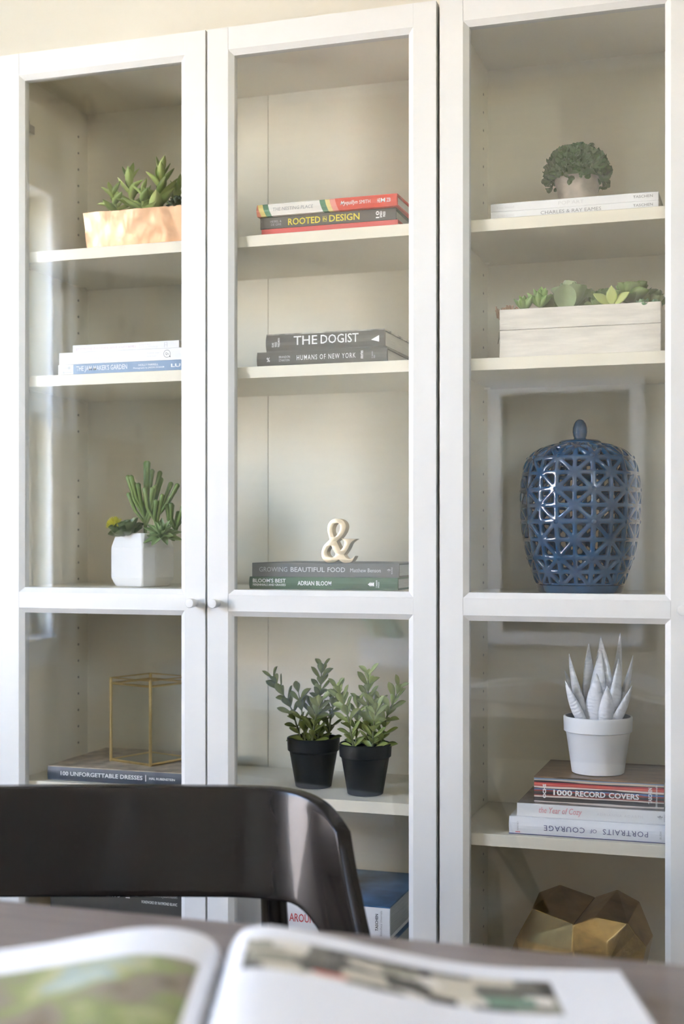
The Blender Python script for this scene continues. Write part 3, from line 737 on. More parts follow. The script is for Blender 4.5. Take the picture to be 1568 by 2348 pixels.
tall_stem(t, (-0.092, 0.012, 0.056), (-0.104, 0.010, 0.088), 9, 8, 0.9, 0, 40)
tall_stem(t, (-0.078, -0.018, 0.056), (-0.090, -0.020, 0.110), 10, 6, 0.95, 5, 50)
tall_stem(t, (-0.030, -0.022, 0.056), (-0.026, -0.026, 0.104), 9, 12, 0.95, 5, 50)
tall_stem(t, (0.010, 0.022, 0.056), (0.022, 0.026, 0.118), 10, 3, 0.9)
tall_stem(t, (0.085, 0.020, 0.056), (0.095, 0.018, 0.110), 10, 4, 0.9)
dk = leaf_mat('echeveria_dark', (0.022, 0.050, 0.026), (0.060, 0.100, 0.050), 0.4, sub=0.05)
PD = [leaf_mesh('leaf', dk, 0.022, 0.011, 0.0075, 'pod', 0.12, 0.15)]
rosette(t, 'leaf', PD, (0.048, -0.030, 0.068), [(9, 8, 1.15, 0), (8, 28, 1.1, 0.5), (7, 48, 1.0, 0.2), (5, 68, 0.85, 0.6), (3, 82, 0.7, 0.1)], (12, -6, 0), 3)

# --- 2 white faceted vase with mixed succulents (left door, third shelf)
t = thing('faceted_planter', 'white faceted ceramic pot of mixed succulents behind the left door', 'planter', (0.226, 0.112, S3), 0.0)
def facet_ring(z, r_, ch):
    """square turned so one corner faces the camera; ch cuts the corners"""
    out = []
    for k in range(4):
        a = R(-63.6 + 90 * k)
        c0 = Vector((math.cos(a), math.sin(a))) * r_
        for s_ in (-1, 1):
            d = Vector((math.cos(a + s_ * R(135)), math.sin(a + s_ * R(135))))
            out.append((c0.x + d.x * ch, c0.y + d.y * ch, z))
    return out
rs = [(0.0, 0.0490, 0.0050), (0.003, 0.0510, 0.0030), (0.016, 0.0570, 0.0020), (0.070, 0.0570, 0.0020), (0.0945, 0.0500, 0.0050), (0.0955, 0.0490, 0.0050), (0.0945, 0.0465, 0.0050), (0.080, 0.0500, 0.0050)]
rg = [facet_ring(*q) for q in rs]; n = 8
mb = MB(); mb.add([p for q in rg for p in q], [(i * n + k, i * n + (k + 1) % n, (i + 1) * n + (k + 1) % n, (i + 1) * n + k) for i in range(len(rg) - 1) for k in range(n)] + [tuple(range(n - 1, -1, -1))])
mb.obj('pot', M['potwhite'], t, local=True, bevel=0.0012, bseg=2)
MB().lathe([(0.0005, 0.082), (0.030, 0.082), (0.030, 0.086), (0.0005, 0.087)], 16, cap=False).obj('soil', M['soil'], t, local=True)
ch = leaf_mat('chain_green', (0.10, 0.17, 0.035), (0.19, 0.29, 0.07), 0.4)
def finger(t, pts, r0, r1, m):
    n = len(pts)
    rr = [r0 + (r1 - r0) * i / (n - 2) for i in range(n)]; rr[-1] = r1 * 0.45
    o = MB().tube(pts, rr, 10).obj('leaf', m, t, local=True, sm=70); return o
rd = random.Random(11)
def cluster(base, n, hgt, spread, lean):
    b = Vector(base)
    MB().tube([b, b + Vector((lean * 0.4, 0, hgt * 0.55))], 0.0035, 8).obj('stem', ch, t, local=True, sm=60)
    for k in range(n):
        a = 2 * math.pi * k / n + rd.uniform(-0.3, 0.3); q = rd.uniform(0.15, 0.55)
        p0 = b + Vector((lean * q, 0, hgt * q)); L = hgt * rd.uniform(0.5, 0.75)
        dx, dy = math.cos(a) * spread, math.sin(a) * spread * 0.7
        p1 = p0 + Vector((dx * 0.55, dy * 0.55, L * 0.42)); p2 = p0 + Vector((dx * 0.9 + lean * 0.3, dy, L))
        finger(t, [p0, p0.lerp(p1, 0.6), p1, p1.lerp(p2, 0.6), p1.lerp(p2, 0.93), p2], 0.0024, 0.0046, ch)
cluster((0.006, 0.0, 0.086), 15, 0.110, 0.036, -0.004)
cluster((0.026, -0.006, 0.086), 8, 0.090, 0.034, 0.022)
cluster((0.060, 0.0, 0.082), 7, 0.066, 0.026, 0.022)
dd = leaf_mat('dusky_green', (0.06, 0.10, 0.035), (0.15, 0.20, 0.085), 0.4)
RB = [leaf_mesh('leaf', dd, 0.034, 0.026, 0.0028, 'round', 0.25, 0.35)]
rosette(t, 'leaf', RB, (-0.020, -0.020, 0.092), [(7, 6, 1.05, 0), (6, 26, 0.95, 0.5), (5, 48, 0.8, 0.2), (3, 70, 0.6, 0)], (18, -8, 0), 4)
gr = leaf_mat('aeonium_green', (0.17, 0.28, 0.09), (0.30, 0.42, 0.18), 0.45)
SP = [leaf_mesh('leaf', gr, 0.034, 0.012, 0.003, 'spear', 0.12, 0.4)]
rosette(t, 'leaf', SP, (0.052, -0.030, 0.090), [(8, -12, 1.1, 0), (8, 15, 1.0, 0.5), (7, 40, 0.9, 0.2), (5, 65, 0.7, 0)], (25, 10, 0), 5)
yl = leaf_mat('yellow_bloom', (0.55, 0.50, 0.02), (0.72, 0.66, 0.06), 0.6)
mb = MB()
for k in range(150):
    a, e = rd.uniform(0, 6.28), rd.uniform(-0.2, 1.5); d = Vector((math.cos(a) * math.cos(e), math.sin(a) * math.cos(e), math.sin(e)))
    c0 = Vector((-0.048, -0.014, 0.108)); mb.tube([c0, c0 + d * 0.0170 * rd.uniform(0.85, 1.1)], [0.0008, 0.0005], 4)
mb.obj('flower', yl, t, local=True)

# --- 3 boxwood ball in a clay pot
t = thing('boxwood_ball', 'dark green boxwood ball in a grey clay pot on the white art books', 'plant', (1.004, 0.135, S1b + 0.0266))
tub(t, [(0.0255, 0), (0.0285, 0.012), (0.0320, 0.026), (0.0345, 0.040), (0.0370, 0.046), (0.0378, 0.052), (0.0365, 0.056)], M['terracotta'], 40, sm=50)
bx = leaf_mat('boxwood', (0.022, 0.075, 0.010), (0.075, 0.170, 0.030), 0.4, sub=0.05)
bl = [leaf_mesh('l', bx, 0.0125, 0.0085, 0.0, 'round', 0.25, 0.3, 4, 1).copy() for _ in range(1)][0]
mb = MB(); rd = random.Random(5); cen = Vector((-0.001, 0, 0.060)); lv = [v.co.copy() for v in bl.vertices]; lf = [tuple(p.vertices) for p in bl.polygons]
mb.lathe([(0.0005, 0.042), (0.028, 0.046), (0.0470, 0.062), (0.0440, 0.080), (0.030, 0.095), (0.0005, 0.1005)], 20, cap=False)
for k in range(1500):
    a = rd.uniform(0, 6.283); z = rd.uniform(-0.42, 1.0); q = math.sqrt(1 - z * z)
    d = Vector((math.cos(a) * q, math.sin(a) * q, z)); rad = Vector((0.0490, 0.0490, 0.044))
    p = cen + Vector((d.x * rad.x, d.y * rad.y, d.z * rad.z)) * rd.uniform(0.84, 1.0)
    if p.z < 0.062 and math.hypot(p.x, p.y) < 0.0455 - 0.2 * max(0, 0.05 - p.z): continue
    tg = Vector((rd.uniform(-1, 1), rd.uniform(-1, 1), rd.uniform(-0.6, 1.4))); tg = (tg - d * tg.dot(d)).normalized()
    dirr = (tg + d * rd.uniform(0.1, 0.9)).normalized()
    mt = basis(p, dirr, d + tg * -0.3, (rd.uniform(0.75, 1.15),) * 3)
    mb.add([mt @ v for v in lv], lf)
tag(mb.obj('foliage', bx, t, local=True), kind='stuff')

# --- 4 whitewashed wooden box of succulents
t = thing('wooden_planter', 'whitewashed wooden box of green succulents on the right bookcase', 'planter', (1.019, 0.098, S2 - 0.0025))
bx0, bx1, by0, by1, bh = -0.126, 0.126, -0.060, 0.060, 0.0775
for (z0, z1) in ((0, 0.0440), (0.0446, bh)):
    MB().box(bx0, bx1, by0, by0 + 0.010, z0, z1).obj('plank', M['washwood'], t, local=True, bevel=0.0008, bseg=1)
    MB().box(bx0, bx1, by1 - 0.010, by1, z0, z1).obj('plank', M['washwood'], t, local=True, bevel=0.0008, bseg=1)
for xa in (bx0, bx1 - 0.010): MB().box(xa, xa + 0.010, by0 + 0.0102, by1 - 0.0102, 0, bh).obj('plank', M['washwood'], t, local=True, bevel=0.0008, bseg=1)
MB().box(bx0 + 0.0102, bx1 - 0.0102, by0 + 0.0102, by1 - 0.0102, 0.0, 0.066).obj('soil', M['soil'], t, local=True)
g1 = leaf_mat('bright_succulent', (0.16, 0.29, 0.05), (0.27, 0.42, 0.11), 0.4); g2 = leaf_mat('sage_succulent', (0.17, 0.25, 0.10), (0.30, 0.38, 0.20), 0.5); g3 = leaf_mat('olive_succulent', (0.11, 0.18, 0.045), (0.20, 0.29, 0.09), 0.45); g4 = leaf_mat('lime_succulent', (0.38, 0.46, 0.10), (0.52, 0.58, 0.20), 0.45)
L1 = [leaf_mesh('leaf', g1, 0.030, 0.017, 0.006, 'spear', 0.25, 0.35)]; L2 = [leaf_mesh('leaf', g2, 0.044, 0.040, 0.004, 'round', 0.22, 0.3)]; L3 = [leaf_mesh('leaf', g3, 0.040, 0.030, 0.004, 'round', 0.2, 0.35)]; L4 = [leaf_mesh('leaf', g4, 0.030, 0.018, 0.007, 'spear', 0.15, 0.2)]
rosette(t, 'leaf', L1, (-0.090, -0.032, 0.079), [(6, 35, 0.85, 0.3), (5, 60, 0.8, 0)], (5, -5, 0), 1)
rosette(t, 'leaf', L1, (-0.066, -0.030, 0.084), [(7, 30, 0.95, 0), (6, 55, 0.95, 0.4), (4, 75, 0.9, 0.1)], (5, 5, 0), 2)
rosette(t, 'leaf', L2, (-0.020, -0.018, 0.079), [(6, 30, 1.0, 0.25), (5, 62, 0.95, 0.25), (3, 78, 0.9, 0.5)], (0, 0, 0), 3)
link('leaf', L2[0], t, basis((-0.022, -0.040, 0.074), (0.02, -0.25, 1), (0, -1, 0.2), (0.95,) * 3))
rosette(t, 'leaf', L3, (0.030, 0.005, 0.078), [(6, 20, 1.0, 0), (5, 45, 0.9, 0.4), (3, 70, 0.8, 0)], (0, 0, 0), 4)
rosette(t, 'leaf', L3, (0.076, -0.010, 0.086), [(7, 8, 1.1, 0.1), (6, 32, 1.0, 0.5), (5, 55, 0.8, 0.2), (4, 75, 0.65, 0)], (6, 4, 0), 5)
rosette(t, 'leaf', L3, (0.108, -0.005, 0.077), [(5, 20, 0.8, 0), (4, 50, 0.7, 0.4)], (0, 12, 0), 6)
rosette(t, 'leaf', L3, (-0.046, 0.012, 0.076), [(6, 25, 0.9, 0), (5, 50, 0.85, 0.4), (3, 72, 0.7, 0)], (0, 0, 0), 14)
rosette(t, 'leaf', L2, (0.004, 0.010, 0.078), [(5, 35, 0.85, 0.1), (4, 62, 0.8, 0.4)], (0, 0, 0), 15)
rosette(t, 'leaf', L3, (0.030, -0.030, 0.072), [(6, 15, 0.75, 0.3), (5, 40, 0.7, 0.1)], (0, 0, 0), 16)
for dx, dz in ((-0.9, 0.50), (0.02, 0.95), (0.9, 0.48)):
    link('leaf', L4[0], t, basis((0.050 + 0.006 * dx, -0.048, 0.080), (dx, -0.28, dz), (0, -1, 0.6), (0.95,) * 3))
g5 = leaf_mat('blue_green_succulent', (0.07, 0.19, 0.08), (0.14, 0.29, 0.14), 0.35); L5 = [leaf_mesh('leaf', g5, 0.017, 0.012, 0.008, 'pod', 0.1, 0.1)]
rosette(t, 'leaf', L5, (0.096, -0.046, 0.070), [(6, 15, 1.0, 0), (4, 50, 0.9, 0)], (0, 0, 0), 7); rosette(t, 'leaf', L5, (0.116, -0.040, 0.070), [(6, 20, 0.9, 0), (4, 55, 0.8, 0)], (0, 0, 0), 8)
pk = mat('pink_sprig', (0.50, 0.30, 0.19), 0.7, var=0.2); mb = MB(); rd = random.Random(2)
for k in range(70):
    c0 = Vector((-0.118 + rd.uniform(-0.014, 0.018), -0.030 + rd.uniform(-0.02, 0.02), 0.066)); mb.tube([c0, c0 + Vector((rd.uniform(-0.007, 0.007), rd.uniform(-0.006, 0.006), rd.uniform(0.012, 0.021)))], [0.0011, 0.0016], 5)
mb.obj('sprig', pk, t, local=True)
MB().tube([(-0.116, 0.010, 0.072), (-0.130, 0.012, 0.066), (-0.139, 0.012, 0.052), (-0.143, 0.012, 0.034)], [0.0015, 0.003, 0.0026, 0.0006], 6).obj('trailing_stem', mat('dry_stem', (0.36, 0.34, 0.24), 0.8, var=0.2), t, local=True, sm=60)

# --- 5 black pots with small-leaved branches (middle door, lower shelf)
def branch_pot(label, loc, branches, rot, seed, c0, c1, rs=1.0):
    t = thing('potted_plant', label, 'plant', loc, rot, 'black potted plants on the lower shelf')
    k = rs
    tub(t, [(0.0300 * k, 0), (0.0312 * k, 0.001), (0.0415 * k, 0.0600), (0.0420 * k, 0.0605), (0.0425 * k, 0.0625), (0.0450 * k, 0.0635), (0.0462 * k, 0.0840), (0.0455 * k, 0.0850)], M['potblack'], 44, sm=35)
    MB().lathe([(0.0005, 0.070), (0.041 * k, 0.070), (0.041 * k, 0.076), (0.0005, 0.077)], 20, cap=False).obj('soil', M['soil'], t, local=True)
    m = leaf_mat('waxy_leaf_%d' % seed, c0, c1, 0.36, sub=0.05)
    ms = [leaf_mesh('leaf', m, 0.0300, 0.0145, 0.0014, 'obovate', 0.08, 0.25, 7, 2), leaf_mesh('leaf', m, 0.0275, 0.0150, 0.0014, 'obovate', -0.08, 0.35, 7, 2), leaf_mesh('leaf', m, 0.0290, 0.0135, 0.0014, 'obovate', 0.18, 0.2, 7, 2)]
    sm_ = mat('branch_%d' % seed, (0.20, 0.21, 0.10), 0.6, var=0.15)
    rd = random.Random(seed)
    for (b, top, n) in branches:
        b = Vector((b[0], b[1], 0.074)); c = Vector(top); mid = b.lerp(c, 0.5) + Vector(((c.x - b.x) * -0.12, 0, 0.004))
        pts = [b, b.lerp(mid, 0.5), mid, mid.lerp(c, 0.5), c]
        MB().tube(pts, [0.0020, 0.0018, 0.0016, 0.0013, 0.0008], 6).obj('stem', sm_, t, local=True, sm=60)
        n = int(n * 1.3)
        for q in range(n):
            u = 0.05 + 0.95 * q / (n - 1)
            p = b.lerp(mid, u * 2) if u < 0.5 else mid.lerp(c, u * 2 - 1)
            ax = (c - b).normalized()
            for s_ in (0, 1):
                a = (q % 2) * math.pi / 2 + s_ * math.pi + rd.uniform(-0.35, 0.35)
                side = (Vector((math.cos(a), math.sin(a), 0)) - ax * ax.dot(Vector((math.cos(a), math.sin(a), 0)))).normalized()
                e = 0.45 + 0.75 * u * rd.uniform(0.7, 1.2)
                d = side + ax * e
                s = (1.0 if u < 0.85 else 0.85) * rd.uniform(0.85, 1.12)
                link('leaf', ms[(q + s_) % 3], t, basis(p, d, ax - Vector((0, 0.5, 0)), (s, s, s)))
    return t
branch_pot('black potted plant with olive leaves, further back of the pair', (0.5480, 0.125, S4),
           [((-0.016, -0.012), (-0.070, -0.010, 0.186), 9), ((-0.008, -0.020), (-0.022, -0.016, 0.164), 5), ((0.010, -0.006), (0.014, 0.004, 0.205), 10), ((0.004, -0.022), (0.022, -0.026, 0.152), 7), ((0.024, 0.004), (0.040, 0.010, 0.166), 7), ((-0.002, 0.015), (-0.012, 0.024, 0.140), 6)],
           0.0, 21, (0.15, 0.185, 0.035), (0.30, 0.34, 0.09))
branch_pot('black potted plant with paler leaves, nearer the glass of the pair', (0.6535, 0.088, S4),
           [((-0.014, -0.018), (-0.040, -0.024, 0.178), 9), ((0.004, 0.0), (0.006, -0.002, 0.200), 10), ((0.018, -0.018), (0.026, -0.026, 0.150), 7), ((0.024, -0.002), (0.058, 0.004, 0.178), 9), ((-0.020, 0.010), (-0.020, 0.024, 0.150), 6), ((0.0, 0.018), (0.016, 0.030, 0.150), 6)],
           0.0, 22, (0.22, 0.27, 0.055), (0.44, 0.50, 0.17), 0.97)

# --- 6 white aloe in a white pot
t = thing('white_aloe', 'all-white artificial aloe in a white pot on the striped book', 'plant', (1.0385, 0.122, S4b + 0.0898))
tub(t, [(0.0395, 0.0), (0.0420, 0.0015), (0.0510, 0.0640), (0.0515, 0.0650), (0.0522, 0.0670), (0.0548, 0.0685), (0.0555, 0.0905), (0.0548, 0.0920)], M['potmatte'], 48, sm=35)
MB().lathe([(0.0005, 0.078), (0.050, 0.078), (0.050, 0.083), (0.0005, 0.084)], 20, cap=False).obj('soil', mat('grey_fill', (0.10, 0.10, 0.095), 0.9, var=0.3), t, local=True)
def aloe_mat():
    m, n, l, p = new_mat('white_aloe_skin'); p.inputs['Base Color'].default_value = (0.80, 0.81, 0.83, 1); p.inputs['Roughness'].default_value = 0.55
    tc = n.new('ShaderNodeTexCoord'); wv = n.new('ShaderNodeTexWave'); wv.bands_direction = 'X'; wv.inputs['Scale'].default_value = 55; wv.inputs['Distortion'].default_value = 3.5; wv.inputs['Detail'].default_value = 2; wv.inputs['Detail Scale'].default_value = 2.0
    l.new(tc.outputs['Object'], wv.inputs[0]); b = n.new('ShaderNodeBump'); b.inputs['Strength'].default_value = 0.55; b.inputs['Distance'].default_value = 0.0008
    l.new(wv.outputs[0], b.inputs['Height']); l.new(b.outputs[0], p.inputs['Normal'])
    return m
am = aloe_mat()
def aloe_leaf(L, W):
    mb = MB(); n = 22; seg = 12; vs = []; fs = []
    for i in range(n + 1):
        u = i / n; w = W / 2 * (0.80 + 0.55 * u if u < 0.32 else (0.976 * (1 - ((u - 0.32) / 0.68) ** 1.7))) + 0.0006
        for k in range(seg):
            a = 2 * math.pi * k / seg; yy = math.cos(a) * w; zz = math.sin(a) * w * (0.62 if math.sin(a) < 0 else 0.30) + abs(math.cos(a)) * w * 0.16
            vs.append((L * u, yy, zz + L * 0.10 * u * u))
    for i in range(n):
        for k in range(seg): fs.append((i * seg + k, i * seg + (k + 1) % seg, (i + 1) * seg + (k + 1) % seg, (i + 1) * seg + k))
    fs.append(tuple(range(seg))); fs.append(tuple(n * seg + k for k in range(seg - 1, -1, -1)))
    return mb.add(vs, fs).mesh('leaf', am, sm=70)
AL = {}
# (base x, base y, tip x, tip y, tip z, width)  tips read off the photograph
for bx_, by_, tx, ty, tz, w in ((-0.004, -0.016, 0.000, -0.030, 0.160, 0.030), (0.016, -0.022, 0.022, -0.036, 0.142, 0.026), (-0.018, -0.018, -0.054, -0.032, 0.145, 0.026), (0.024, -0.014, 0.062, -0.026, 0.140, 0.022),
                                (-0.012, -0.004, -0.056, -0.008, 0.186, 0.030), (-0.002, 0.000, -0.004, -0.006, 0.196, 0.036), (0.018, -0.004, 0.044, -0.010, 0.182, 0.034), (0.010, 0.012, 0.014, 0.014, 0.216, 0.038),
                                (-0.012, 0.014, -0.026, 0.022, 0.204, 0.026), (0.022, 0.012, 0.064, 0.020, 0.184, 0.022), (0.018, 0.020, 0.042, 0.042, 0.220, 0.022), (-0.004, 0.022, 0.000, 0.046, 0.214, 0.018), (-0.020, 0.014, -0.064, 0.030, 0.155, 0.020), (0.020, 0.020, 0.054, 0.040, 0.142, 0.016)):
    b = Vector((bx_, by_, 0.076)); c = Vector((tx, ty, tz)); d = c - b; L = d.length
    key = (round(L, 3), w)
    out = Vector((bx_ + tx, by_ + ty, 0)); up = Vector((0, 0, 1)) - out * 18
    ud = d.normalized(); outw = Vector((out.x, out.y, 0)).normalized() if out.length > 0.004 else Vector((0, -1, 0))
    up = -outw + Vector((0, 0, 0.4))
    link('leaf', aloe_leaf(L * 1.02, w * 1.08), t, basis(b, d, up))

# ------------------------------------------------------------------ blue lattice jar
def lattice_jar():
    t = thing('lattice_jar', 'cobalt blue pierced lattice ginger jar with an acorn finial', 'jar', (1.0068, 0.142, SB[2]))
    raw = [(0.0668, 0.0), (0.0715, 0.012), (0.0790, 0.033), (0.0872, 0.0573), (0.0930, 0.083), (0.0966, 0.1087), (0.0985, 0.138), (0.0985, 0.164), (0.0962, 0.192), (0.0915, 0.2125), (0.0790, 0.2300), (0.0590, 0.2405), (0.0330, 0.2465)]
    prof = []
    for i in range(len(raw) - 1):
        p0, p1, p2, p3 = raw[max(i - 1, 0)], raw[i], raw[i + 1], raw[min(i + 2, len(raw) - 1)]
        for k in range(8):
            q = k / 8
            prof.append(tuple(0.5 * ((2 * b) + (-a + c) * q + (2 * a - 5 * b + 4 * c - d) * q * q + (-a + 3 * b - 3 * c + d) * q ** 3) for a, b, c, d in zip(p0, p1, p2, p3)))
    prof.append(raw[-1])
    arc = [0.0]
    for a, b in zip(prof, prof[1:]): arc.append(arc[-1] + math.hypot(b[0] - a[0], b[1] - a[1]))
    def at_s(s):
        s = max(0, min(arc[-1], s))
        for i in range(len(arc) - 1):
            if arc[i + 1] >= s:
                q = (s - arc[i]) / max(1e-9, arc[i + 1] - arc[i]); return tuple(x + (y - x) * q for x, y in zip(prof[i], prof[i + 1]))
        return prof[-1]
    def s_of(h):
        for i in range(len(prof)):
            if prof[i][1] >= h: return arc[i]
        return arc[-1]
    rows = [s_of(h) for h in (0.011, 0.0565, 0.1125, 0.1670, 0.2190)] + [arc[-1]]
    N = 10; da = 2 * math.pi / N; ph = R(-87.3) - da / 2
    mb = MB()
    def P(a, s): r_, h = at_s(s); return (r_ * math.cos(a), r_ * math.sin(a), h)
    for j in range(5):
        s0, s1 = rows[j], rows[j + 1]; rm = at_s((s0 + s1) / 2)[0]
        for i in range(N):
            a0 = ph + i * da; cx, cy = da / 2 * rm, (s1 - s0) / 2
            loc = lambda x, y: P(a0 + (x + cx) / rm, s0 + y + cy)
            pts = [(-cx, -cy), (0, -cy), (cx, -cy), (cx, 0), (cx, cy), (0, cy), (-cx, cy), (-cx, 0)]
            for k in range(8):
                A, B_, C_ = Vector((0, 0)), Vector(pts[k]), Vector(pts[(k + 1) % 8])
                wv = [0.0040, 0.0047, 0.0040]     # strut half widths for edges A-B, B-C, C-A
                es = [(A, B_), (B_, C_), (C_, A)]; lines = []
                for (p, q), w in zip(es, wv):
                    d = (q - p).normalized(); nrm = Vector((-d.y, d.x)); lines.append((p + nrm * w, d))
                def isect(l1, l2):
                    (p, d), (q, e) = l1, l2; den = d.x * e.y - d.y * e.x
                    k_ = ((q.x - p.x) * e.y - (q.y - p.y) * e.x) / den; return p + d * k_
                I = [isect(lines[2], lines[0]), isect(lines[0], lines[1]), isect(lines[1], lines[2])]
                area = (I[1] - I[0]).x * (I[2] - I[0]).y - (I[1] - I[0]).y * (I[2] - I[0]).x
                Vt = [A, B_, C_]
                if area < 4e-6:
                    c0 = (A + B_ + C_) / 3; I = [c0 + (v - c0) * 0.12 for v in Vt]
                n = 3
                for e in range(3):
                    o0, o1, i0, i1 = Vt[e], Vt[(e + 1) % 3], I[e], I[(e + 1) % 3]
                    for q in range(n):
                        u0, u1 = q / n, (q + 1) / n
                        mb.add([loc(*o0.lerp(o1, u0)), loc(*o0.lerp(o1, u1)), loc(*i0.lerp(i1, u1)), loc(*i0.lerp(i1, u0))], [(0, 1, 2, 3)])
                if area < 4e-6: mb.add([loc(*v) for v in I], [(0, 1, 2)])
    me = mb.mesh('body', M['blue'])
    bm = bmesh.new(); bm.from_mesh(me); bmesh.ops.remove_doubles(bm, verts=bm.verts, dist=0.0004); bmesh.ops.recalc_face_normals(bm, faces=bm.faces)
    bm.to_mesh(me); bm.free(); smooth(me)
    o = link('body', me, t)
    so = o.modifiers.new('thickness', 'SOLIDIFY'); so.thickness = 0.0085; so.offset = -1
    ss = o.modifiers.new('round', 'SUBSURF'); ss.levels = 1; ss.render_levels = 1
    foot = MB(); foot.lathe([(0.0610, 0.0), (0.0668, 0.0), (0.0690, 0.003), (0.0718, 0.0125), (0.0640, 0.0125), (0.0610, 0.004)], 60, cap=False); foot.lathe([(0.0005, 0.003), (0.062, 0.003), (0.062, 0.006), (0.0005, 0.006)], 40, cap=False)
    foot.obj('foot', M['blue'], t, local=True, sm=50)
    MB().lathe([(0.0005, 0.2440), (0.0335, 0.2440), (0.0350, 0.2470), (0.0320, 0.2500), (0.0200, 0.2515), (0.0125, 0.2520)], 48, cap=False).obj('lid', M['blue'], t, local=True, sm=50)
    MB().lathe([(0.0125, 0.2505), (0.0105, 0.2530), (0.0098, 0.2545), (0.0112, 0.2580), (0.0122, 0.2640), (0.0118, 0.2710), (0.0098, 0.2780), (0.0065, 0.2830), (0.0030, 0.2852), (0.0003, 0.2858)], 36, cap=False).obj('finial', M['blue'], t, local=True, sm=60)
    # raised knots where the ribs meet
    for j in range(1, 5):
        for i in range(N):
            p = P(ph + i * da, rows[j]); q = Vector((p[0], p[1], 0)).normalized()
            mt = basis((p[0] - q.x * 0.0022, p[1] - q.y * 0.0022, p[2]), q)
            MB().lathe([(0.0048, 0), (0.0042, 0.0016), (0.0026, 0.0028), (0.0003, 0.0033)], 10, mt @ Matrix.Rotation(R(90), 4, 'Y'), cap=False).obj('knot', M['blue'], t, local=True, sm=60)
lattice_jar()

# ------------------------------------------------------------------ brass and glass lantern
def lantern():
    t = thing('glass_lantern', 'brass-edged clear glass box lantern standing on the navy-spined book', 'lantern', (0.2230, 0.150, S4 + 0.0252), R(26))
    r_, h = 0.0715, 0.152
    c = [(0, -r_), (r_, 0), (0, r_), (-r_, 0)]
    q = 0.0025
    for z in (q, h - 0.010, h):
        for k in range(4):
            a, b = c[k], c[(k + 1) % 4]; MB().tube([(a[0], a[1], z), (b[0], b[1], z)], q if z != h else 0.0014, 6).obj('rim_strip', M['brass'], t, local=True)
    for k in range(4): MB().tube([(c[k][0], c[k][1], 0.0), (c[k][0], c[k][1], h + 0.001)], q * 1.15, 8).obj('corner_strip', M['brass'], t, local=True)
    for k in range(4):
        a, b = Vector(c[k]), Vector(c[(k + 1) % 4]); n = Vector((b.y - a.y, a.x - b.x)).normalized() * 0.0006
        MB().prism([tuple(a + n), tuple(b + n), tuple(b - n), tuple(a - n)], 0.004, h - 0.010).obj('glass_pane', M['tglass'], t, local=True)
    MB().prism([(x * 0.97, y * 0.97) for x, y in c], 0.0022, 0.0034).obj('mirror_base', mat('mirror_base', (0.62, 0.64, 0.64), 0.08, 1.0, var=0.05), t, local=True)
lantern()

# ------------------------------------------------------------------ ampersand
def ampersand():
    k = 6.16e-5
    t = thing('ampersand', 'champagne metal ampersand standing on the grey clothbound book', 'ornament', (0.6120, 0.0800, S3 + 0.0444), 0.0)
    outer = [(720, 138), (620, 155), (535, 215), (480, 310), (465, 430), (490, 560), (535, 705), (450, 780), (365, 870), (310, 980), (290, 1090), (310, 1190), (365, 1270), (440, 1322), (560, 1328), (680, 1300), (785, 1238), (850, 1290), (930, 1326), (1020, 1328), (1110, 1315), (1175, 1265), (1222, 1185), (1165, 1225), (1090, 1245), (1030, 1232), (970, 1190), (915, 1120),
             (1000, 1010), (1070, 890), (1110, 800), (1165, 745), (1245, 692), (885, 682), (935, 730), (950, 800), (925, 900), (840, 1005), (775, 880), (710, 750), (830, 640), (920, 520), (968, 410), (975, 310), (935, 225), (860, 165), (790, 142)]
    h1 = [(735, 243), (660, 265), (608, 340), (590, 430), (610, 540), (655, 632), (730, 590), (800, 490), (832, 390), (825, 300), (785, 252)]
    h2 = [(560, 858), (485, 925), (435, 1020), (440, 1100), (490, 1165), (570, 1192), (650, 1172), (698, 1112), (640, 995), (592, 905)]
    sharp = {(1222, 1185), (1245, 692), (885, 682), (840, 1005), (710, 750), (915, 1120), (785, 1238), (535, 705)}
    cu = bpy.data.curves.new('amp', 'CURVE'); cu.dimensions = '2D'; cu.fill_mode = 'BOTH'; cu.resolution_u = 4
    cu.extrude = 0.0095; cu.bevel_depth = 0.0006; cu.bevel_resolution = 1
    for pl in (outer, h1, h2):
        s = cu.splines.new('BEZIER'); s.bezier_points.add(len(pl) - 1); s.use_cyclic_u = True
        for b, (x, y) in zip(s.bezier_points, pl):
            b.co = ((x - 780) * k, (1328 - y) * k, 0)
            ht = 'VECTOR' if (x, y) in sharp else 'AUTO'
            b.handle_left_type = b.handle_right_type = ht
    o = bpy.data.objects.new('amp', cu); C.objects.link(o)
    dg = bpy.context.evaluated_depsgraph_get(); dg.update()
    me = bpy.data.meshes.new_from_object(o.evaluated_get(dg)); bpy.data.objects.remove(o)
    me.transform(Matrix.Translation((0, 0, 0.0006)) @ Matrix.Rotation(R(90), 4, 'X'))
    me.materials.clear(); me.materials.append(M['champagne']); me.name = 'figure'
    bm = bmesh.new(); bm.from_mesh(me); bmesh.ops.remove_doubles(bm, verts=bm.verts, dist=2e-5); bmesh.ops.recalc_face_normals(bm, faces=bm.faces); bm.to_mesh(me); bm.free()
    smooth(me, 35)
    link('figure', me, t)
ampersand()

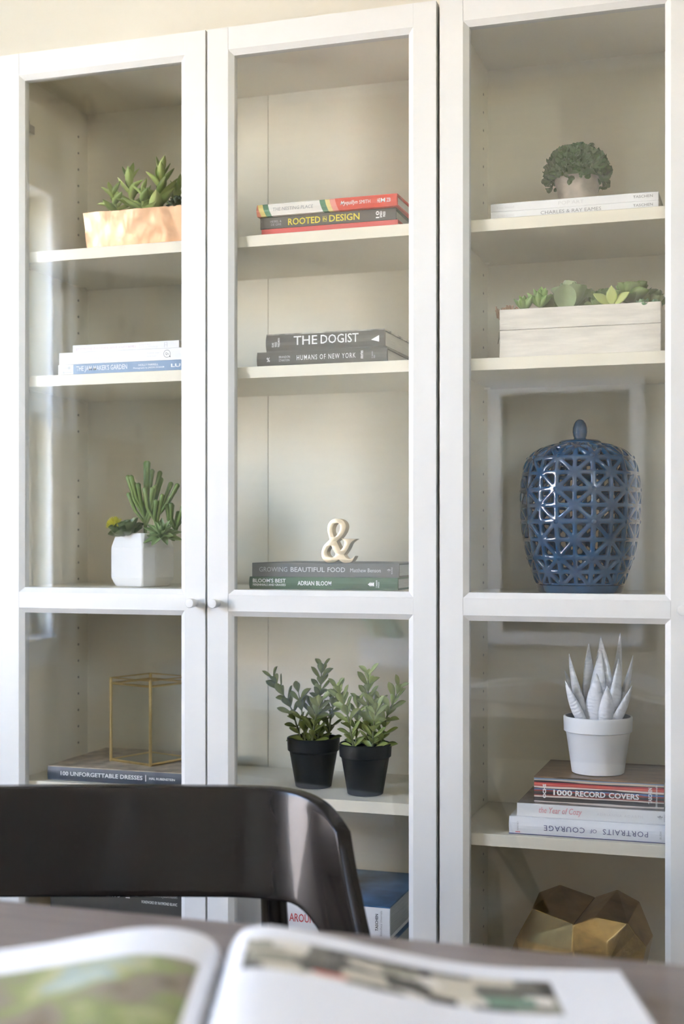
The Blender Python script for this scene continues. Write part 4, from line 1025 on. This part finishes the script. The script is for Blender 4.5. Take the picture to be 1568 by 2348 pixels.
# ------------------------------------------------------------------ gold faceted ornament
def gold_rock():
    t = thing('gold_ornament', 'faceted antique gold double-humped sculpture on the bottom right shelf', 'ornament', (1.005, 0.13, SB[4]))
    k = 2.55e-4
    def q(zx, zy, y): return Vector(((zx - 850) * k, y - 0.13, 0.556 - (zy - 402) * k * 0.9 - SB[4]))
    Lp = [(580, 478, .095), (850, 538, .075), (850, 710, .060), (480, 690, .085), (420, 850, .10), (560, 960, .065), (900, 900, .055), (700, 400, .19), (575, 445, .17), (930, 470, .19), (430, 800, .20), (400, 1100, .13), (450, 1265, .10), (880, 1265, .075), (470, 1265, .20), (900, 1265, .21)]
    Rp = [(850, 545, .075), (985, 487, .085), (1180, 525, .095), (1220, 600, .10), (1285, 705, .115), (1060, 640, .070), (1060, 790, .060), (1220, 900, .095), (850, 720, .062), (930, 470, .19), (1075, 402, .19), (1220, 465, .18), (1310, 690, .17), (1270, 900, .18), (1000, 1000, .055), (1180, 1265, .09), (860, 1265, .075), (1200, 1265, .20), (860, 1265, .21)]
    for nm, pp in (('hump', Lp), ('hump', Rp)):
        bm = bmesh.new()
        for p in pp: bm.verts.new(q(*p))
        bm.verts.ensure_lookup_table()
        r_ = bmesh.ops.convex_hull(bm, input=bm.verts)
        bmesh.ops.delete(bm, geom=[v for v in bm.verts if not v.link_faces], context='VERTS')
        bmesh.ops.dissolve_limit(bm, angle_limit=R(7), verts=bm.verts, edges=bm.edges)
        bmesh.ops.bevel(bm, geom=list(bm.edges), offset=0.0012, segments=2, profile=0.5, affect='EDGES')
        bmesh.ops.recalc_face_normals(bm, faces=bm.faces)
        zmin = min(v.co.z for v in bm.verts)
        for v in bm.verts:
            if v.co.z < 0.0004: v.co.z = 0.0004
        me = bpy.data.meshes.new(nm); bm.to_mesh(me); bm.free(); me.materials.append(M['gold'])
        link(nm, me, t)
gold_rock()

# ------------------------------------------------------------------ table, open book, chair
FW = Vector((-math.sin(TH), math.cos(TH), 0)); RT = Vector((math.cos(TH), math.sin(TH), 0))
CAMP = Vector(cam.location)
TZ = 0.750
def table():
    t = thing('table', 'dark stained wooden table under the open book', 'table', (1.32, -1.22, 0))
    x0, x1, y0, y1 = 0.47, 2.25, -1.62, -0.812
    MB().box(x0, x1, y0, y1, TZ - 0.028, TZ).obj('tabletop', M['table'], t, bevel=0.004, bseg=3, sm=30)
    MB().box(x0 + 0.08, x1 - 0.08, y1 - 0.075, y1 - 0.055, TZ - 0.10, TZ - 0.0285).obj('apron', M['table'], t)
    MB().box(x0 + 0.08, x1 - 0.08, y0 + 0.055, y0 + 0.075, TZ - 0.10, TZ - 0.0285).obj('apron', M['table'], t)
    for xx in (x0 + 0.03, x1 - 0.10):
        for yy in (y0 + 0.03, y1 - 0.10): MB().box(xx, xx + 0.07, yy, yy + 0.07, 0, TZ - 0.0285).obj('leg', M['table'], t, bevel=0.003)
table()

def page_mat(name, kind):
    """printed page: UV-free, uses object X (across) and Y (from the far edge towards the reader)"""
    m, n, l, p = new_mat(name); p.inputs['Roughness'].default_value = 0.38
    tc = n.new('ShaderNodeTexCoord'); sp = n.new('ShaderNodeSeparateXYZ'); l.new(tc.outputs['Object'], sp.inputs[0])
    def rng(src, a, b):
        g0 = n.new('ShaderNodeMath'); g0.operation = 'GREATER_THAN'; g0.inputs[1].default_value = a; l.new(src, g0.inputs[0])
        g1 = n.new('ShaderNodeMath'); g1.operation = 'LESS_THAN'; g1.inputs[1].default_value = b; l.new(src, g1.inputs[0])
        mm = n.new('ShaderNodeMath'); mm.operation = 'MULTIPLY'; l.new(g0.outputs[0], mm.inputs[0]); l.new(g1.outputs[0], mm.inputs[1]); return mm.outputs[0]
    X, Yc = sp.outputs['X'], sp.outputs['Y']
    mx = n.new('ShaderNodeMix'); mx.data_type = 'RGBA'
    mx.inputs['A'].default_value = (0.80, 0.79, 0.79, 1)
    if kind == 'photo':        # left page: a garden photograph
        v = n.new('ShaderNodeTexNoise'); v.inputs['Scale'].default_value = 13; v.inputs['Detail'].default_value = 3; l.new(tc.outputs['Object'], v.inputs[0])
        r = n.new('ShaderNodeValToRGB'); e = r.color_ramp.elements
        e[0].position = 0.33; e[0].color = lin('#5d5138'); e[1].position = 0.72; e[1].color = lin('#b9c2ac')
        for pos, c_ in ((0.42, '#8a7c6a'), (0.50, '#7f8a4e'), (0.57, '#aaa877'), (0.64, '#9aa9a2')): k = e.new(pos); k.color = lin(c_)
        l.new(v.outputs[0], r.inputs[0]); l.new(r.outputs[0], mx.inputs['B'])
        mk = n.new('ShaderNodeMath'); mk.operation = 'MULTIPLY'; l.new(rng(X, -0.300, -0.014), mk.inputs[0]); l.new(rng(Yc, -0.27, -0.075), mk.inputs[1])
    else:                      # right page: a band of small pictures along the far edge
        v = n.new('ShaderNodeTexVoronoi'); v.distance = 'CHEBYCHEV'; v.inputs['Scale'].default_value = 34; v.inputs['Randomness'].default_value = 0.75
        mp = n.new('ShaderNodeMapping'); mp.inputs['Scale'].default_value = (0.85, 1.25, 0.0); l.new(tc.outputs['Object'], mp.inputs[0]); l.new(mp.outputs[0], v.inputs[0])
        sc = n.new('ShaderNodeSeparateColor'); l.new(v.outputs['Color'], sc.inputs[0])
        r = n.new('ShaderNodeValToRGB'); r.color_ramp.interpolation = 'CONSTANT'; e = r.color_ramp.elements
        e[0].position = 0.0; e[0].color = lin('#3a342c'); e[1].position = 0.22; e[1].color = lin('#8f8a76')
        for pos, c_ in ((0.38, '#4a463c'), (0.50, '#c9bfa9'), (0.64, '#6a665a'), (0.78, '#ded6c8'), (0.92, '#c0492c'), (0.96, '#6f8a74')): k = e.new(pos); k.color = lin(c_)
        l.new(sc.outputs[0], r.inputs[0]); l.new(r.outputs[0], mx.inputs['B'])
        mk = n.new('ShaderNodeMath'); mk.operation = 'MULTIPLY'; l.new(rng(X, 0.022, 0.272), mk.inputs[0]); l.new(rng(Yc, -0.112, -0.034), mk.inputs[1])
    l.new(mk.outputs[0], mx.inputs['Factor']); l.new(mx.outputs['Result'], p.inputs['Base Color'])
    return m

def open_book():
    g = CAMP + FW * 1.137 + RT * -0.100
    t = thing('open_book', 'large illustrated book lying open on the dark table', 'book', (g.x, g.y, TZ), TH)
    D = 0.30
    # heights of the far edge across each page, read from gutter outwards
    pr = [(0.000, 0.020), (0.004, 0.038), (0.012, 0.052), (0.024, 0.0575), (0.040, 0.0582), (0.065, 0.0545), (0.105, 0.0460), (0.145, 0.0370), (0.185, 0.0290), (0.225, 0.0240), (0.275, 0.0215), (0.337, 0.0200)]
    plf = [(0.000, 0.020), (-0.004, 0.036), (-0.012, 0.047), (-0.026, 0.0535), (-0.050, 0.0570), (-0.075, 0.0565), (-0.110, 0.0510), (-0.150, 0.0440), (-0.195, 0.0375), (-0.240, 0.0320), (-0.290, 0.0275), (-0.337, 0.0240)]
    wp = mat('page_white', (0.80, 0.79, 0.79), 0.45, var=0.01)
    eg = mat('coloured_page_edges', (0.52, 0.47, 0.43), 0.6, var=0.55, scale=45, stretch=(1, 1.2, 1.2))
    for nm, pf, m in (('right_pages', pr, page_mat('printed_right_page', 'band')), ('left_pages', plf, page_mat('printed_left_page', 'photo'))):
        # fine resample
        pts = []
        for i in range(len(pf) - 1):
            a0, a, b, b1 = pf[max(0, i - 1)], pf[i], pf[i + 1], pf[min(len(pf) - 1, i + 2)]
            for k in range(4):
                q = k / 4
                pts.append(tuple(0.5 * (2 * y + (-x + z) * q + (2 * x - 5 * y + 4 * z - w) * q * q + (-x + 3 * y - 3 * z + w) * q ** 3) for x, y, z, w in zip(a0, a, b, b1)))
        pts.append(pf[-1])
        mb = MB(); n = len(pts); ny = 6
        vs = [(x, -D * j / ny, z) for j in range(ny + 1) for x, z in pts]
        fs = [(j * n + i, j * n + i + 1, (j + 1) * n + i + 1, (j + 1) * n + i) for j in range(ny) for i in range(n - 1)]
        mb.add(vs, fs)
        zb = 0.0035
        mb.cur = 1
        base = [(x, 0, max(zb, min(z - 0.002, zb + 0.0005))) for x, z in pts]
        k0 = len(mb.v)
        for yy in (0.0, -D):
            mb.add([(x, yy, z) for x, z in pts] + [(x, yy, zb) for x, z in pts], [(i, i + 1, n + i + 1, n + i) for i in range(n - 1)])
        mb.add([(pts[-1][0], 0, pts[-1][1]), (pts[-1][0], -D, pts[-1][1]), (pts[-1][0], -D, zb), (pts[-1][0], 0, zb)], [(0, 1, 2, 3)])
        mb.add([(pts[0][0], 0, zb), (pts[-1][0], 0, zb), (pts[-1][0], -D, zb), (pts[0][0], -D, zb)], [(0, 1, 2, 3)])
        me = mb.mesh(nm, [m, eg if nm == 'right_pages' else wp])
        bm = bmesh.new(); bm.from_mesh(me); bmesh.ops.remove_doubles(bm, verts=bm.verts, dist=1e-6); bmesh.ops.recalc_face_normals(bm, faces=bm.faces); bm.to_mesh(me); bm.free()
        smooth(me, 40)
        link(nm, me, t)
    MB().box(-0.342, 0.342, -D - 0.004, 0.004, 0.0004, 0.0032).obj('cover', mat('book_board', (0.35, 0.33, 0.30), 0.5, var=0.1), t, local=True, bevel=0.0008, bseg=1)
open_book()

def chair():
    g = CAMP + FW * 1.835 + RT * -0.325
    t = thing('dining_chair', 'dark stained chair with a wide curved backrest in front of the bookcase', 'chair', (g.x, g.y, 0), TH)
    # local: +X to the photo's right, -Y towards the camera
    m = M['chair']
    w0, rad, amax = 0.165, 0.165, R(64)
    def plan(s):                      # s in [0,1]: centre to right end -> (x, y, angle)
        L0 = w0; L1 = rad * amax; Lt = s * (L0 + L1)
        if Lt < L0:
            return Lt, -0.10 * Lt * Lt, Lt * 0.20
        a = R(2) + (Lt - L0) / rad
        return w0 + rad * math.sin(a - R(2)), -0.10 * w0 * w0 - rad * (1 - math.cos(a - R(2))), a
    ztop, zbot, zs = 0.792, 0.652, 0.44
    ns, nv, th = 44, 16, 0.022
    def edge(s):
        top = ztop + 0.004
        if s > 0.62: q = (s - 0.62) / 0.38; top = ztop + 0.004 - 0.040 * q ** 3.0
        bot = zbot
        if s > 0.71:
            q = (s - 0.71) / 0.25
            bot = zbot - (0.235 * (1 - math.sqrt(max(0, 1 - q * q))) if q < 1 else 0.235)
        return top, bot
    def pt(s, v, off):
        sg = 1 if s >= 0 else -1; s_ = abs(s)
        x, y, a = plan(s_); top, bot = edge(s_); z = bot + (top - bot) * v
        fl = max(0, (s_ - 0.55) / 0.45) ** 1.5
        x += fl * 0.030 * max(0, (0.79 - z) / 0.16) ** 1.3; y -= fl * 0.016 * max(0, (0.79 - z) / 0.16)
        nx, ny = math.sin(a), math.cos(a)          # outward normal (away from the sitter)
        return (sg * (x + nx * off), y + ny * off + 0.26 * (z - 0.735), z)
    mb = MB(); N = 2 * ns + 1
    ss = [i / ns for i in range(-ns, ns + 1)]
    inner = [pt(s, k / nv, 0) for k in range(nv + 1) for s in ss]; outer = [pt(s, k / nv, th) for k in range(nv + 1) for s in ss]
    q = lambda o, k, i: o + k * N + i
    fs = []; O2 = len(inner)
    for k in range(nv):
        for i in range(N - 1):
            fs.append((q(0, k, i), q(0, k, i + 1), q(0, k + 1, i + 1), q(0, k + 1, i))); fs.append((q(O2, k, i), q(O2, k + 1, i), q(O2, k + 1, i + 1), q(O2, k, i + 1)))
    for i in range(N - 1):
        fs.append((q(0, 0, i), q(O2, 0, i), q(O2, 0, i + 1), q(0, 0, i + 1))); fs.append((q(0, nv, i), q(0, nv, i + 1), q(O2, nv, i + 1), q(O2, nv, i)))
    for k in range(nv):
        fs.append((q(0, k, 0), q(0, k + 1, 0), q(O2, k + 1, 0), q(O2, k, 0))); fs.append((q(0, k, N - 1), q(O2, k, N - 1), q(O2, k + 1, N - 1), q(0, k + 1, N - 1)))
    mb.add(inner + outer, fs)
    me = mb.mesh('backrest', m, bevel=0)
    bm = bmesh.new(); bm.from_mesh(me)
    es = [e for e in bm.edges if len(e.link_faces) == 2 and e.calc_face_angle(0) > R(50)]
    bmesh.ops.bevel(bm, geom=es, offset=0.0035, segments=3, profile=0.5, affect='EDGES', clamp_overlap=True)
    bm.to_mesh(me); bm.free(); smooth(me, 60)
    link('backrest', me, t)
    # posts, seat, legs
    for sg in (-1, 1):
        MB().tube([(sg * 0.232, 0.012, 0.43), (sg * 0.232, 0.016, 0.60), (sg * 0.226, 0.026, 0.715)], [0.019, 0.019, 0.017], 16).obj('post', m, t, local=True, sm=60)
    out = []
    for k in range(40):
        a = 2 * math.pi * k / 40; c_, s_ = math.cos(a), math.sin(a)
        out.append((0.235 * math.copysign(abs(c_) ** 0.6, c_), -0.215 + 0.225 * math.copysign(abs(s_) ** 0.6, s_)))
    MB().prism(out, 0.425, 0.455).obj('seat', m, t, local=True, bevel=0.008, bseg=3, sm=40)
    for sx in (-1, 1):
        for sy in (-0.395, -0.035):
            MB().tube([(sx * 0.185, sy, 0.425), (sx * 0.215, sy + (0.03 if sy > -0.2 else -0.02), 0.0)], [0.019, 0.013], 14).obj('leg', m, t, local=True, sm=60)
chair()

# ------------------------------------------------------------------ things behind the camera, seen as reflections in the door glass
def picture():
    X0, X1, Z0, Z1, Yw = 0.250, 0.845, 0.735, 1.765, -3.099
    t = thing('framed_picture', 'large white framed picture reflected in the right door glass', 'picture', ((X0 + X1) / 2, Yw, Z0))
    f = 0.050
    mb = MB(); mb.box(X0, X0 + f, Yw, Yw + 0.030, Z0, Z1); mb.box(X1 - f, X1, Yw, Yw + 0.030, Z0, Z1); mb.box(X0 + f, X1 - f, Yw, Yw + 0.030, Z0, Z0 + f); mb.box(X0 + f, X1 - f, Yw, Yw + 0.030, Z1 - f, Z1)
    mb.obj('frame', M['trim'], t)
    MB().box(X0 + f, X1 - f, Yw + 0.002, Yw + 0.010, Z0 + f, Z1 - f).obj('print', mat('dim_print', (0.20, 0.19, 0.165), 0.6, var=0.35, scale=4), t)
picture()

def curtain_set():
    xr = WX + 0.085
    t = thing('curtain_rod', 'dark curtain rod with a ring finial reflected in the left door', 'curtain rod', (xr, -1.4, 2.72))
    dm = mat('bronze_rod', (0.05, 0.035, 0.025), 0.4, 0.8, var=0.1)
    MB().tube([(xr, -0.10, 2.750), (xr, -2.295, 2.750)], 0.016, 14).obj('rod', dm, t, sm=60)
    mb = MB(); pts = [(xr, -2.295 - 0.045 + 0.045 * math.cos(2 * math.pi * k / 24), 2.750 + 0.045 * math.sin(2 * math.pi * k / 24)) for k in range(25)]
    mb.tube(pts, 0.010, 8, cap=False); mb.obj('finial', dm, t, sm=60)
    for yy in (-0.20, -2.20): MB().box(WX, xr, yy - 0.01, yy + 0.01, 2.735, 2.750).obj('bracket', dm, t)
    m, n, l, p = new_mat('leaf_pattern_linen'); p.inputs['Roughness'].default_value = 0.9
    tc = n.new('ShaderNodeTexCoord'); sp = n.new('ShaderNodeSeparateXYZ'); l.new(tc.outputs['Object'], sp.inputs[0])
    vo = n.new('ShaderNodeTexVoronoi'); vo.feature = 'F1'; vo.inputs['Scale'].default_value = 13; mp = n.new('ShaderNodeMapping'); mp.inputs['Rotation'].default_value = (0.6, 0, 0); mp.inputs['Scale'].default_value = (0, 1, 0.45); l.new(tc.outputs['Object'], mp.inputs[0]); l.new(mp.outputs[0], vo.inputs[0])
    lt = n.new('ShaderNodeMath'); lt.operation = 'LESS_THAN'; lt.inputs[1].default_value = 0.24; l.new(vo.outputs['Distance'], lt.inputs[0])
    m1 = n.new('ShaderNodeMix'); m1.data_type = 'RGBA'; m1.inputs['A'].default_value = (0.72, 0.69, 0.63, 1); m1.inputs['B'].default_value = (0.34, 0.31, 0.27, 1); l.new(lt.outputs[0], m1.inputs['Factor'])
    gt = n.new('ShaderNodeMath'); gt.operation = 'GREATER_THAN'; gt.inputs[1].default_value = 1.52; l.new(sp.outputs['Z'], gt.inputs[0])
    m2 = n.new('ShaderNodeMix'); m2.data_type = 'RGBA'; m2.inputs['A'].default_value = (0.42, 0.36, 0.28, 1); l.new(m1.outputs['Result'], m2.inputs['B']); l.new(gt.outputs[0], m2.inputs['Factor'])
    l.new(m2.outputs['Result'], p.inputs['Base Color'])
    for lab, ya, yb in (('floor-length patterned linen curtain beside the window, reflected in the left door', -2.78, -2.17), ('floor-length patterned linen curtain between the window and the bookcase', -0.34, -0.02)):
        c = thing('curtain', lab, 'curtain', (xr, (ya + yb) / 2, 0.015), group='linen curtains at the window')
        mb = MB(); ny, nz = 90, 24; vs = []
        for j in range(nz + 1):
            z = 2.660 * j / nz
            for i in range(ny + 1):
                u = i / ny; ph = u * (yb - ya) / 0.105 * 2 * math.pi
                amp = 0.024 * (1 - 0.35 * (j / nz)); 
                vs.append((amp * math.sin(ph + 0.5 * math.sin(3 * u + j * 0.12)) + 0.004 * math.sin(ph * 2.3), ya + (yb - ya) * u - (ya + yb) / 2, z))
        n1 = ny + 1
        mb.add(vs, [(j * n1 + i, j * n1 + i + 1, (j + 1) * n1 + i + 1, (j + 1) * n1 + i) for j in range(nz) for i in range(ny)])
        o = mb.obj('fabric', m, c, local=True, sm=80)
        so = o.modifiers.new('thickness', 'SOLIDIFY'); so.thickness = 0.002
        for k in range(6):
            y = (yb - ya) * (k + 0.5) / 6 + ya
            MB().tube([(xr + 0.021 * math.cos(a), y, 2.748 + 0.021 * math.sin(a)) for a in [2 * math.pi * q / 16 for q in range(17)]], 0.0025, 6, cap=False).obj('curtain_ring', dm, t, sm=60)
curtain_set()

def sideboard():
    t = thing('sideboard', 'low grey sideboard against the wall behind the camera', 'sideboard', (-0.30, -2.85, 0))
    x0, x1, y0, y1, h = -1.0, 0.16, -3.08, -2.66, 0.66
    w = mat('sideboard_paint', (0.36, 0.35, 0.33), 0.45, var=0.01)
    MB().box(x0, x1, y0, y1, 0.08, h - 0.026).obj('body', w, t, bevel=0.002)
    MB().box(x0 - 0.01, x1 + 0.01, y0 - 0.005, y1 + 0.012, h - 0.025, h).obj('top', w, t, bevel=0.003)
    for k in range(3):
        xa = x0 + 0.012 + k * (x1 - x0 - 0.012) / 3; xb = xa + (x1 - x0 - 0.012) / 3 - 0.012
        d = MB().box(xa, xb, y1, y1 + 0.016, 0.10, h - 0.045).obj('door', w, t, bevel=0.002)
        MB().lathe([(0.008, 0), (0.012, 0.016), (0.010, 0.022), (0.0005, 0.024)], 16, Matrix.Translation((xb - 0.04, y1 + 0.016, 0.38)) @ Matrix.Rotation(R(-90), 4, 'X'), cap=False).obj('knob', M['steel'], d, sm=50)
    for xx in (x0 + 0.03, x1 - 0.07):
        for yy in (y0 + 0.02, y1 - 0.06): MB().box(xx, xx + 0.04, yy, yy + 0.04, 0, 0.0795).obj('leg', w, t)
    t = thing('flower_box', 'white box of mint-stemmed tulips reflected in the middle door', 'planter', (-0.065, -2.86, h + 0.001), R(4))
    w2 = mat('flower_box_paint', (0.74, 0.75, 0.76), 0.5, var=0.01)
    for (a, b, c, d) in ((-0.13, 0.13, -0.08, -0.068), (-0.13, 0.13, 0.068, 0.08), (-0.13, -0.118, -0.0679, 0.0679), (0.118, 0.13, -0.0679, 0.0679)):
        MB().box(a, b, c, d, 0, 0.11).obj('side', w2, t, local=True, bevel=0.001, bseg=1)
    MB().box(-0.1178, 0.1178, -0.0678, 0.0678, 0, 0.085).obj('soil', M['soil'], t, local=True)
    mint = mat('mint_stem', (0.33, 0.56, 0.47), 0.5, var=0.2); wf = mat('white_tulip', (0.80, 0.79, 0.80), 0.5, var=0.02); rd = random.Random(9)
    for k in range(11):
        bx_, by_ = -0.09 + 0.012 * k, rd.uniform(-0.04, 0.04); tx, tz = bx_ - 0.070 + rd.uniform(-0.02, 0.02), rd.uniform(0.20, 0.265)
        MB().tube([(bx_, by_, 0.08), ((bx_ + tx) / 2 + 0.01, by_, (0.08 + tz) / 2), (tx, by_, tz)], 0.0085, 8).obj('stem', mint, t, local=True, sm=60)
        MB().lathe([(0.004, 0), (0.015, 0.010), (0.017, 0.022), (0.012, 0.036), (0.002, 0.042)], 12, Matrix.Translation((tx, by_, tz - 0.004)) @ Matrix.Rotation(R(-25), 4, 'Y')).obj('flower', wf, t, local=True, sm=60)
sideboard()
